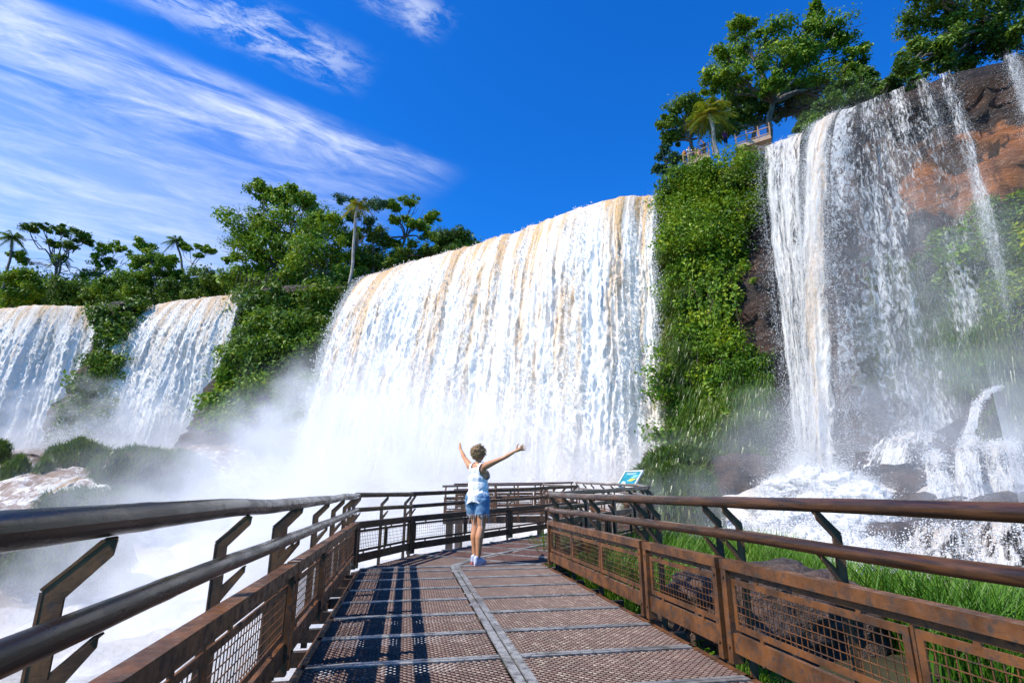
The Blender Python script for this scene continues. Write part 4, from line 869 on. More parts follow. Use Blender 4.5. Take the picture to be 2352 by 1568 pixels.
LW, RW = .735 - .075 - (-.57), 2.04 - (.735 + .075)
gl = MB(); strands(gl, LW, .60); glm = gl.mesh('grating')
gs = MB(); strands(gs, LW, .30); gsm = gs.mesh('grating')
for i in range(len(STA) - 1):
    for l0 in (-.57, .81):
        o = obj('grating', glm if i else gsm, None, walk)
        if not o.data.materials: o.data.materials.append(M['grate'])
        o.matrix_local = deck_matrix(l0, STA[i + 1] + .04, -.006)
def strip(p0, p1, w=.055, h=.012, name='deck_strip'):
    mb = MB(); mb.box(p0, p1, w, h); return mb.build(name, M['strip'], walk)
for s in STA:
    for l0, l1 in ((-.60, .66), (.81, 2.07)):
        for ds in (-.022, .022):
            a, b_ = deck_xy(s + ds, l0), deck_xy(s + ds, l1); strip(np.r_[a, .002], np.r_[b_, .002], .036)
for l in (.700, .772):
    for i in range(len(STA) - 1):
        a, b_ = deck_xy(STA[i + 1] + .002, l), deck_xy(STA[i] - .002, l); strip(np.r_[a, .0065], np.r_[b_, .0065], .058)
mb = MB()
for l in (-.585, 2.055): mb.box(np.r_[deck_xy(-.8, l), -.002], np.r_[deck_xy(8.43, l), -.002], .03, .02)
for l in (-.62, 2.12):
    mb.box(np.r_[deck_xy(-.8, l), -.14], np.r_[deck_xy(8.4, l), -.14], .05, .22)
mb.build('edge_beam', M['rust'], walk)
mb = MB()
for s in STA: mb.box(np.r_[deck_xy(s, -.85), -.12], np.r_[deck_xy(s, 2.35), -.12], .06, .10)
for s in (1.0, 4.6, 8.2):
    for l in (-.35, 1.85): mb.box(np.r_[deck_xy(s, l), -.2], np.r_[deck_xy(s, l), -7.0], .22, .22, (PD[0], PD[1], 0))
mb.build('support_frame', M['rust_dark'], walk)
def poly_grating(pts2):
    """a grating cut to a convex outline"""
    P = np.array(pts2, float)
    if sum(P[i - 1][0] * P[i][1] - P[i][0] * P[i - 1][1] for i in range(len(P))) < 0: P = P[::-1].copy()
    ax = P[1] - P[0]; ax /= np.linalg.norm(ax); ay = np.array([-ax[1], ax[0]])
    q = np.stack([(P - P[0]) @ ax, (P - P[0]) @ ay], 1); lo = q.min(0); hi = q.max(0); n = len(q)
    def inside(c):
        c = c + lo; ok = np.ones(len(c), bool)
        for i in range(n):
            a, b = q[i], q[(i + 1) % n]; ok &= (b[0] - a[0]) * (c[:, 1] - a[1]) - (b[1] - a[1]) * (c[:, 0] - a[0]) > 0
        return ok
    def T(v):
        c = v[:, :2] + lo; w = P[0] + c[:, :1] * ax + c[:, 1:] * ay; return np.concatenate([w, (dz(w) + v[:, 2] - .006)[:, None]], 1)
    mb = MB(); strands(mb, hi[0] - lo[0], hi[1] - lo[1], inside=inside, T=T); mb.build('grating', M['grate'], walk)
def inset(P, d=.05):
    P = np.array(P, float); c = P.mean(0); return c + (P - c) * (1 - d * 2 / np.linalg.norm(P - c, axis=1).mean() / 1.0)
LCi = deck_xy(8.5, -.57)
Lp = lambda s: L0 + D2L * s + np.array([D2L[1], -D2L[0]]) * .13
Rp = lambda s: C0 + D2R * s - np.array([D2R[1], -D2R[0]]) * .11
wm = deck_xy(8.5, .735); hm = (Lp(0) + Rp(0)) / 2
for P in ([deck_xy(8.47, -.57), wm - PR * .05, hm - (Rp(0) - Lp(0)) * .02, Lp(0)], [wm + PR * .06, Rp(0), hm + (Rp(0) - Lp(0)) * .03]): poly_grating(P)
strip(d3(wm, .004), d3(hm, .004), .12); strip(d3(Lp(0), .003), d3(Rp(0), .003), .07)
strip(d3(deck_xy(8.50, -.58), .0), d3(deck_xy(8.50, 2.04), .0), .04)
n2 = 8; ls = np.linspace(0, 5.5, n2 + 1); rs = np.linspace(0, 5.5, n2 + 1)
for i in range(n2):
    a, b_, c_, d_ = Lp(ls[i]), Rp(rs[i]), Rp(rs[i + 1]), Lp(ls[i + 1]); m0, m1 = (a + b_) / 2, (c_ + d_) / 2
    poly_grating(inset([a, m0, m1, d_], .03)); poly_grating(inset([m0, b_, c_, m1], .03))
    strip(d3(d_, .003), d3(m1, .003), .07); strip(d3(m1, .003), d3(c_, .003), .07)
    strip(d3(m0 + (m1 - m0) * .03, .008), d3(m1 - (m1 - m0) * .03, .008), .11)
# the narrower third leg and the viewing platform
E2L, E2R = np.array([1.68, 14.65]), np.array([2.95, 12.1]); F3 = np.array([3.32, 14.6])
legs = [[Lp(5.5), Rp(5.5), F3 - [.12, 0], E2L + [.1, .1]], [E2L + [.1, .1], F3 - [.12, 0], np.array([2.55, 22.6]), np.array([1.1, 19.6])], [np.array([-2.4, 19.7]), np.array([1.1, 19.6]), np.array([2.55, 22.6]), np.array([2.5, 23.4]), np.array([-2.4, 23.4])]]
for P in legs:
    poly_grating(P)
    for a, b_ in zip(P, P[1:] + P[:1]): strip(d3(a, .004), d3(b_, .004), .07)
for t_ in np.linspace(.12, .88, 6): a, b_ = legs[1][0] + (legs[1][3] - legs[1][0]) * t_, legs[1][1] + (legs[1][2] - legs[1][1]) * t_; strip(d3(a, .005), d3(b_, .005), .07)
mb = MB()
for a, b_ in ((LC, L0), (L0, L0 + D2L * 5.7), (C0, E2R), (E2R, F3), (F3, np.array([2.6, 22.6])), (E2L, np.array([1.1, 19.6])), (np.array([-2.4, 19.6]), np.array([1.1, 19.6])), (np.array([-2.4, 23.5]), np.array([2.6, 23.5]))):
    mb.box(d3(a, -.16), d3(b_, -.16), .06, .22)
for p in (L0, L0 + D2L * 2.8, L0 + D2L * 5.6, C0 + D2R * .4, E2R, F3, np.array([2.7, 21.0]), np.array([1.0, 20.0]), np.array([-2.2, 20]), np.array([-2.2, 23.2])): mb.box(d3(p, -.2), d3(p, -7), .24, .24, (0, 1, 0))
mb.build('support_frame', M['rust_dark'], walk)

# ------------------------------------------------------------------ railings
def wood_mat(name, a, b, c, ax):
    m, nt, out = new_mat(name); t = NT(nt)
    uv = t.n('ShaderNodeTexCoord').outputs['UV']
    v = t.n('ShaderNodeMapping', {'Vector': uv, 'Scale': (1.2, 9, 1)}).outputs[0]; v2 = t.n('ShaderNodeMapping', {'Vector': uv, 'Scale': (3.0, 3, 1)}).outputs[0]
    n1 = t.noise(v, 1.6, 7, .65, .5); n2 = t.noise(v2, 1.0, 5, .6)
    col = t.mix(t.smooth(n1, .36, .66), c4(a), c4(b)); col = t.mix(t.smooth(n2, .56, .70), col, c4(c))
    p = t.n('ShaderNodeBsdfPrincipled', {'Base Color': col, 'Roughness': t.smooth(n2, .3, .7, .16, .42), 'Specular IOR Level': .6})
    nt.links.new(t.bump(t.math('ADD', n1, t.math('MULTIPLY', n2, .6)), .5, .006), p.inputs['Normal']); nt.links.new(p.outputs[0], out.inputs[0]); return m
M['rail'] = wood_mat('wet_dark_log', (.022, .012, .007), (.105, .042, .014), (.045, .02, .010), 0)
M['rail_sheen'] = wood_mat('sky_sheen_log', (.06, .042, .032), (.17, .115, .08), (.10, .06, .04), 0)  # same wet logs farther off, grey sky sheen put into the colour
M['rail_shaded'] = wood_mat('shaded_wet_log', (.010, .007, .006), (.035, .018, .010), (.018, .012, .009), 0)  # same wet log, black of its shaded side painted into the colour
def log(name, pts, r, mat, parent, seed=0):
    pts = np.asarray(pts, float); L = np.r_[0, np.cumsum(np.linalg.norm(np.diff(pts, axis=0), axis=1))]; n = max(8, int(L[-1] / .05)); t = np.linspace(0, L[-1], n)
    q = np.stack([np.interp(t, L, pts[:, k]) for k in range(3)], 1)
    for _ in range(3): q[1:-1] = (q[:-2] + q[2:] + 2 * q[1:-1]) / 4
    q[:, 2] += .010 * vn(t * .9, seed, 0, 61); rad = r * (1 + .05 * vn(t * 1.3, seed, 0, 62) + .05 * np.exp(-((((t + seed) % 1.9) - .9) / .05) ** 2))
    k = 24; an = np.linspace(0, 2 * math.pi, k + 1); tg = np.gradient(q, axis=0); tg /= np.linalg.norm(tg, axis=1)[:, None]
    sd = np.cross(tg, [0, 0, 1.0]); sd /= np.linalg.norm(sd, axis=1)[:, None]; up = np.cross(sd, tg)
    bump = 1 + .02 * vn(np.cos(an)[None] * 2 + seed, t[:, None] * 2, np.sin(an)[None] * 2, 63)
    P = q[:, None] + (rad[:, None] * bump)[..., None] * (np.cos(an)[None, :, None] * sd[:, None] + np.sin(an)[None, :, None] * up[:, None])
    P = np.concatenate([q[:1, None] + np.zeros((1, k + 1, 3)), P, q[-1:, None] + np.zeros((1, k + 1, 3))])
    uv = np.stack(np.broadcast_arrays(np.r_[0, t, t[-1]][:, None] + seed * 3.3, (an / 6.283 * .45)[None]), -1)
    return obj(name, grid_mesh(P[:, ::-1], True, uv[:, ::-1]), mat, parent)
def railing(label, p0, p1, out, bays, posts, mat='rust', log_mat='rail', over=(0, 0), group='railings of the walkway', fine=True, logs=None, wires=.046, seed=0):
    """p0, p1: foot of the panel plane on the deck; out: unit vector away from the path; bays: (from, to, sub panels)"""
    p0, p1 = np.asarray(p0, float), np.asarray(p1, float); d = p1 - p0; Lh = np.linalg.norm(d); t = d / Lh; o = np.r_[np.asarray(out, float), 0]; Z = np.array([0, 0, 1.0])
    root = empty('railing', label, 'railing', group, tuple(p0)); at = lambda s, off, z: t * s + o * off + Z * z
    for a, b, ns in bays:
        mb = MB(); mb.box(at(a, 0, .598), at(b, 0, .598), .078, .062)
        mb.box(at(a + .03, 0, .548), at(b - .03, 0, .548), .014, .04)
        mb.box(at(a + .055, 0, .125), at(b - .055, 0, .125), .034, .115)
        for s in (a + .028, b - .028): mb.box(at(s, 0, .0), at(s, 0, .566), .056, .07, o)
        w = (b - a - .11) / ns; subs = []
        for i in range(ns):
            s0, s1 = a + .055 + w * i + .016, a + .055 + w * (i + 1) - .016
            if i: mb.box(at(s0 - .016, .012, .183), at(s0 - .016, .012, .53), .016, .03, o)
            for f in (.2, .8): mb.box(at(s0 + (s1 - s0) * f, 0, .505), at(s0 + (s1 - s0) * f, 0, .55), .03, .012, o); mb.box(at(s0 + (s1 - s0) * f, 0, .18), at(s0 + (s1 - s0) * f, 0, .212), .03, .012, o)
            subs.append((s0, s1))
        if fine:
            for s in (a + .028, b - .028):
                for z in (.10, .52): mb.tube([at(s, -.034, z), at(s, -.045, z)], .011, 6)
            for f in np.arange(.12, b - a - .1, .31): mb.tube([at(a + f, -.016, .072), at(a + f, -.026, .072)], .009, 6)
        pf = mb.build('panel_frame', M[mat], root)
        for s0, s1 in subs:
            mb = MB(); z0, z1 = .205, .512; fw = .036
            mb.box(at(s0, 0, z0 + fw / 2), at(s1, 0, z0 + fw / 2), .010, fw); mb.box(at(s0, 0, z1 - fw / 2), at(s1, 0, z1 - fw / 2), .010, fw)
            for s in (s0 + fw / 2, s1 - fw / 2): mb.box(at(s, 0, z0 + fw), at(s, 0, z1 - fw), fw, .011, o)
            for s in np.arange(s0 + fw + wires * .6, s1 - fw, wires): mb.box(at(s, .002, z0 + fw - .004), at(s, .002, z1 - fw + .004), .0042, .0042, o)
            for z in np.arange(z0 + fw + wires * .5, z1 - fw, wires): mb.box(at(s0 + fw - .004, -.003, z), at(s1 - fw + .004, -.003, z), .0042, .0042)
            mb.build('wire_mesh', M[mat], pf)
    for s in posts:
        mb = MB(); e = .034
        for prof in ([(.074, -.22), (.121, -.22), (.121, .850), (.074, .836)], [(.074, .836), (.121, .850), (.119, .862), (.018, .964), (-.016, .964), (-.012, .928)], [(.076, .61), (.076, .665), (-.012, .752), (-.012, .728)]): mb.prism([at(s - .004, a, z) for a, z in prof], t * .008)
        mb.box(at(s + .024, .122, -.22), at(s + .028, .122, .85), .066, .007, o); mb.box(at(s + .022, .124, .855), at(s + .022, .006, .966), .055, .007, o + Z)
        mb.box(at(s + .02, .092, .659), at(s + .02, -.004, .751), .045, .006, o + Z)
        mb.build('post', M['rust_dark'] if mat == 'rust_dark' else M['cap'], root)
    for z, r, k in ((1.0, .037, 0), (.79, .034, 1)):
        P = [at(-over[0], 0, z), at(Lh + over[1], 0, z)] if logs is None else [np.asarray(q, float) - p0 + Z * z for q in logs]
        log('handrail', P, r, M[log_mat], root, seed + k * 1.7)
    return root
NL, NR = -PR, PR
A0, A1 = np.r_[deck_xy(-.6, -.70), 0], np.r_[deck_xy(8.47, -.70), 0]
bayL = [(-.55 + .6 - .6, 4.30, 3), (4.36, 5.78, 1), (5.84, 9.05, 3)]
railing('dark log railing along the near left side, mist behind it', A0, A1, NL, [(.0, 4.48, 3), (4.54, 5.83, 1), (5.89, 9.05, 3)], [.9, 2.14, 3.34, 4.42, 4.62, 5.95, 7.2, 8.35, 8.95], 'rust', 'rail_shaded', (.5, .04), seed=0)
B0, B1 = np.r_[deck_xy(-.6, 2.15), 0], np.r_[deck_xy(8.37, 2.15), 0]
railing('brown log railing along the near right side, grass and boulder behind it', B0, B1, NR, [(.0, 4.20, 3), (4.26, 5.47, 1), (5.53, 8.96, 3)], [.8, 2.0, 3.25, 4.14, 4.40, 5.40, 5.68, 7.0, 8.1, 8.85], 'rust', 'rail', (.5, .10), seed=2.2)
def rail_simple(label, p0, p1, side, nb, mat='rust_dark', lm='rail', ns=2, over=(.05, .05), wires=.05, seed=0):
    p0, p1 = np.asarray(p0, float), np.asarray(p1, float); d = p1 - p0; L = np.linalg.norm(d); out = np.array([d[1], -d[0]]) / L * side; w = L / nb
    bays = [(w * i + .02, w * (i + 1) - .02, ns) for i in range(nb)]; posts = []
    for i in range(nb): posts += [w * i + .06, w * (i + .5)]
    railing(label, d3(p0), d3(p1), out, bays, posts + [L - .06], mat, lm, over, wires=wires, seed=seed)
rail_simple('short railing round the outer left bend of the walkway', LC, L0, -1, 1, ns=2, seed=3)
rail_simple('left railing of the second walkway stretch, behind the woman', L0, L0 + D2L * 5.76, -1, 2, ns=2, seed=4)
rail_simple('right railing of the second walkway stretch beyond the corner', C0 + D2R * .06, E2R, 1, 2, lm='rail_sheen', ns=2, seed=5)
rail_simple('short railing at the outer right bend, under the information board', E2R, F3, 1, 1, lm='rail_sheen', seed=6)
rail_simple('right railing of the far walkway stretch', F3, np.array([2.6, 22.6]), 1, 3, 'rust', 'rail_sheen', wires=.06, seed=7)
rail_simple('left railing of the far walkway stretch', E2L, np.array([1.1, 19.5]), -1, 2, 'rust', 'rail_sheen', wires=.06, seed=8)
rail_simple('near railing of the far viewing platform', np.array([-2.4, 19.6]), np.array([1.05, 19.6]), 1, 2, 'rust', 'rail_sheen', wires=.06, seed=9)
rail_simple('far railing of the viewing platform, in front of the white foam', np.array([-2.4, 23.5]), np.array([2.55, 23.5]), -1, 3, 'rust', 'rail', wires=.06, seed=10)

# ------------------------------------------------------------------ information board
def text_mesh(s, size, name='lettering'):
    c = bpy.data.curves.new(name, 'FONT'); c.body = s; c.size = size; c.align_x = 'CENTER'; c.align_y = 'CENTER'; o = bpy.data.objects.new(name, c); COL.objects.link(o)
    me = bpy.data.meshes.new_from_object(o.evaluated_get(bpy.context.evaluated_depsgraph_get())); bpy.data.objects.remove(o); return me
def plain(name, c, rough=.5, spec=.4, metal=0.0):
    m, nt, out = new_mat(name); p = NT(nt).n('ShaderNodeBsdfPrincipled', {'Base Color': c4(c), 'Roughness': rough, 'Specular IOR Level': spec, 'Metallic': metal}); nt.links.new(p.outputs[0], out.inputs[0]); return m
M['sign_frame'] = surf_mat('pale_sign_frame', (.55, .53, .47), (.68, .66, .60), None, 8, (.35, .6), .4, bump=.1)
M['teal'] = surf_mat('teal_sign_print', (.02, .20, .24), (.04, .30, .33), (.03, .16, .22), 5, (.25, .35), .4, bump=0)
M['sign_white'] = plain('white_print', (.75, .78, .76)); M['sign_yellow'] = plain('yellow_print', (.72, .52, .04)); M['sign_sky'] = plain('pale_blue_print', (.22, .55, .68))
sg = empty('information_board', 'teal information board with fish pictures, tilted on brown posts', 'sign', None)
sc = PY(1435, 1118, 16.3); sw, sh = .66, .64
nx_ = np.array([-.8, -.6, 0]); wx_ = np.array([.6, -.8, 0]); al = R(46); ux_ = np.array([.8 * math.cos(al), .6 * math.cos(al), math.sin(al)])
nrm_ = np.cross(wx_, ux_); nrm_ = nrm_ if nrm_ @ nx_ > 0 else -nrm_
sm = Matrix(((wx_[0], ux_[0], nrm_[0]), (wx_[1], ux_[1], nrm_[1]), (wx_[2], ux_[2], nrm_[2]))).to_4x4(); sm.translation = Vector(sc)
if sm.determinant() < 0: sm = Matrix(((-wx_[0], ux_[0], nrm_[0]), (-wx_[1], ux_[1], nrm_[1]), (-wx_[2], ux_[2], nrm_[2]))).to_4x4(); sm.translation = Vector(sc)
sg.matrix_world = sm
mb = MB(); mb.box((0, .0, -.02), (0, sh, -.02), sw, .02, (0, 0, 1)); mb.build('panel', M['teal'], sg)
mb = MB()
for a, b_ in (((-sw / 2 - .02, 0, -.012), (sw / 2 + .02, 0, -.012)), ((-sw / 2 - .02, sh, -.012), (sw / 2 + .02, sh, -.012)), ((-sw / 2, .02, -.012), (-sw / 2, sh - .02, -.012)), ((sw / 2, .02, -.012), (sw / 2, sh - .02, -.012))): mb.box(a, b_, .045, .05, (0, 0, 1))
mb.build('frame', M['sign_frame'], sg)
def fish(c, L, hgt, mat, ang, name='fish_picture'):
    t = np.linspace(0, 1, 14); y = hgt * .5 * np.sin(t ** .7 * math.pi) ** .8; top = np.stack([(t - .5) * L, y, 0 * t], 1); bot = top[::-1] * [1, -1, 1]
    tail = np.array([[.5 * L, 0, 0], [.66 * L, hgt * .45, 0], [.62 * L, 0, 0], [.66 * L, -hgt * .45, 0]]); mb = MB(); ca_, sa_ = math.cos(ang), math.sin(ang)
    for P in (np.vstack([top, bot]), tail):
        P = np.stack([P[:, 0] * ca_ - P[:, 1] * sa_ + c[0], P[:, 0] * sa_ + P[:, 1] * ca_ + c[1], np.full(len(P), -.0095)], 1); mb.prism(P, (0, 0, .003))
    mb.build(name, mat, sg)
fish((.10, .30), .26, .10, M['sign_yellow'], .25); fish((-.14, .17), .22, .10, M['sign_white'], -.5); fish((.16, .46), .20, .07, M['sign_sky'], .2); fish((.12, .40), .22, .05, M['sign_sky'], .1); fish((-.03, .27), .10, .05, M['sign_sky'], .2)
for y, w in ((.585, .42), (.555, .40), (.53, .36), (.505, .25), (.065, .16), (.045, .22)):
    mb = MB(); mb.box((-.06 - w / 2 + .02, y, -.008), (-.06 + w / 2, y, -.008), .007, .003, (0, 0, 1)); mb.build('print_line', M['sign_white'], sg)
mb = MB(); iv = sm.inverted(); L_ = lambda p: np.array(iv @ Vector(p)); R3_ = np.array(sm.to_3x3())
for f in (.15, .85):
    p = np.array(sm @ Vector((0, sh * f, -.04))); p1_ = p.copy(); p1_[2] = .1
    mb.box(L_(p), L_(p1_), .09, .05, R3_.T @ np.array([0, 1.0, 0]))
mb.build('post', M['rust'], sg)

# ------------------------------------------------------------------ lookout on the headland
M['lk'] = surf_mat('tan_painted_steel', (.36, .20, .10), (.46, .27, .15), (.25, .13, .07), 4, (.4, .7), .4, bump=.1)
M['lk_slab'] = surf_mat('tan_concrete', (.44, .29, .18), (.52, .36, .24), (.30, .22, .14), 2, (.7, .9), .3, bump=.2)
M['lk_dark'] = surf_mat('dark_balusters', (.03, .022, .016), (.06, .04, .03), None, 5, (.5, .7), .3, bump=0)
def lookout(label, q0, q1, ph, nb, group='lookout platforms on the headland'):
    q0, q1 = np.asarray(q0), np.asarray(q1); root = empty('lookout_platform', label, 'lookout', group, tuple(q0)); d = q1 - q0; L = np.linalg.norm(d[:2]); t = d / L; bk_ = np.array([-t[1], t[0], 0]); bk_ = bk_ if bk_[1] > 0 else -bk_; Z = np.array([0, 0, 1.0])
    mb = MB(); mb.box(bk_ * .9 + Z * -.18, d + bk_ * .9 + Z * -.18, 1.8, .36); mb.build('slab', M['lk_slab'], root)
    w = L / nb
    for i in range(nb):
        a, b_ = t * (w * i + .06), t * (w * (i + 1) - .06); mb = MB()
        mb.box(a + Z * .12, b_ + Z * .12, .06, .07); mb.box(a + Z * .72, b_ + Z * .72, .06, .07)
        for q in (a, b_): mb.box(q + Z * .155, q + Z * .685, .07, .05, bk_)
        pf = mb.build('panel_frame', M['lk'], root); mb = MB()
        for s in np.arange(.12, w - .2, .11): mb.box(a + t * s + Z * .15, a + t * s + Z * .69, .02, .02, bk_)
        mb.build('balusters', M['lk_dark'], pf)
    for i in range(nb + 1): mb = MB(); q = t * min(max(w * i, .03), L - .03); mb.box(q - Z * .02, q + Z * 1.12, .07, .07, bk_); mb.build('post', M['lk'], root)
    for z in (.92, 1.1): mb = MB(); mb.tube([Z * z - t * .05, d + Z * z + t * .05], .03, 8); mb.build('handrail', M['lk_dark'], root)
    return root
LA0, LA1 = PY(1569, 376, 41.6), PY(1630, 352, 41.0)
LB0, LB1 = PY(1690, 334, 39.6), PY(1770, 308, 38.6)
lookout('lower lookout balcony with visitors at the left tip of the headland', LA0, LA1, 1, 2)
lookout('upper lookout balcony beside the tree, tan slab overhanging the leaves', LB0, LB1, 1, 3)
mb = MB(); brd = empty('white_board', 'blank white board seen from behind above the lacy fall', 'sign', None, tuple(PY(1825, 325, 37.5)))
M['board'] = surf_mat('weathered_white_board', (.50, .50, .48), (.62, .62, .60), None, 3, (.5, .7), .3, bump=0)
mb.box((-.42, 0, .22), (.42, 0, .46), .04, .62); mb.build('panel', M['board'], brd)
mb = MB(); mb.box((-.40, .05, -.9), (-.40, .05, .5), .05, .05, (0, 1, 0)); mb.box((.40, .05, -.7), (.40, .05, .7), .05, .05, (0, 1, 0)); mb.build('post', M['lk_dark'], brd)

# ================================================================== PEOPLE
def melt(mb, voxel, smooth_it=6, name='body'):
    """one continuous surface from overlapping tapered solids"""
    me = mb.mesh(name); o = bpy.data.objects.new(name, me); COL.objects.link(o)
    r = o.modifiers.new('r', 'REMESH'); r.mode = 'VOXEL'; r.voxel_size = voxel; r.use_smooth_shade = True
    s = o.modifiers.new('s', 'SMOOTH'); s.factor = .5; s.iterations = smooth_it
    dg = bpy.context.evaluated_depsgraph_get(); out = bpy.data.meshes.new_from_object(o.evaluated_get(dg)); bpy.data.objects.remove(o); bpy.data.meshes.remove(me); out.name = name
    out.polygons.foreach_set('use_smooth', np.ones(len(out.polygons), bool)); return out
def cut(me, keep, disp=None):
    n = len(me.vertices); v = np.empty(n * 3, np.float32); me.vertices.foreach_get('co', v); v = v.reshape(-1, 3).astype(float)
    f = [list(p.vertices) for p in me.polygons]; k = keep(v); f = [q for q in f if all(k[i] for i in q)]
    if disp is not None: v = disp(v)
    used = sorted({i for q in f for i in q}); mp = {a: b for b, a in enumerate(used)}
    m2 = bpy.data.meshes.new(me.name); m2.from_pydata(v[used].tolist(), [], [[mp[i] for i in q] for q in f]); m2.polygons.foreach_set('use_smooth', np.ones(len(m2.polygons), bool)); m2.update(); bpy.data.meshes.remove(me); return m2
def capsule(mb, pts, rad, k=14):
    pts = np.asarray(pts, float); rad = np.asarray(rad, float)
    t = np.linspace(0, 1, len(pts)); tt = np.linspace(0, 1, len(pts) * 5); p = np.stack([np.interp(tt, t, pts[:, i]) for i in range(3)], 1); r = np.interp(tt, t, rad)
    mb.tube(p, r, k); mb.ball(pts[0], rad[0], 12, 8); mb.ball(pts[-1], rad[-1], 12, 8)
M['skin'] = surf_mat('tanned_skin', (.50, .215, .095), (.60, .285, .135), None, 5, (.35, .5), .45, bump=.08, bdist=.003)
M['cloth'] = surf_mat('white_cotton', (.80, .78, .75), (.84, .82, .79), None, 3, (.8, .95), .2, bump=0)
M['denim'] = surf_mat('faded_denim', (.09, .18, .30), (.18, .31, .44), (.28, .41, .53), 14, (.75, .9), .2, bump=.2, bdist=.003)
M['hair_d'] = surf_mat('curly_hair', (.12, .07, .035), (.42, .26, .12), (.60, .43, .23), 16, (.4, .6), .4, bump=.3, bdist=.004, lohi=(.32, .55))
M['shoe'] = surf_mat('white_blue_trainers', (.62, .64, .72), (.30, .34, .48), (.75, .76, .80), 24, (.5, .7), .4, bump=0)
M['sole'] = surf_mat('pink_soles', (.70, .06, .09), (.78, .72, .72), None, 9, (.5, .7), .4, bump=0)
M['thread'] = plain('white_threads', (.75, .76, .80), .9, .1)
def U(v): v = np.asarray(v, float); return v / np.linalg.norm(v)
def make_hand(mb, wrist, fwd, palm_n, thumb_side, k=1.0):
    """palm, four separate bent fingers of unequal length, thumb from the side of the palm"""
    fwd = U(fwd); side = U(thumb_side - fwd * (np.asarray(thumb_side) @ fwd)); nrm = U(palm_n - fwd * (np.asarray(palm_n) @ fwd) - side * (np.asarray(palm_n) @ side))
    wrist = np.asarray(wrist, float); w0 = wrist
    capsule(mb, [w0, w0 + fwd * .03 * k, w0 + fwd * .075 * k], [.021 * k, .024 * k, .022 * k])
    for off in (-.022, 0, .022): capsule(mb, [w0 + fwd * .02 * k + side * off * .7 * k, w0 + fwd * .085 * k + side * off * k], [.015 * k, .0135 * k])
    for i, (off, L, spread) in enumerate([(.032, .072, .26), (.011, .082, .07), (-.011, .077, -.10), (-.031, .060, -.32)]):
        b = w0 + fwd * (.088 - .006 * (i == 3)) * k + side * off * k; d = U(fwd + side * spread); d2 = U(d - nrm * (.0) + nrm * .18); d3_ = U(d + nrm * .38)
        q1 = b + d * L * .45 * k; q2 = q1 + d2 * L * .32 * k; q3 = q2 + d3_ * L * .25 * k
        capsule(mb, [b, q1, q2, q3], [.0105 * k, .0098 * k, .0088 * k, .0075 * k], 8)
    b = w0 + fwd * .025 * k + side * .026 * k; d = U(fwd * .62 + side * .8); q1 = b + d * .04 * k; q2 = q1 + U(fwd * .75 + side * .62) * .032 * k; q3 = q2 + U(fwd * .95 + side * .4) * .022 * k
    capsule(mb, [b, q1, q2, q3], [.0135 * k, .012 * k, .0105 * k, .008 * k], 8)
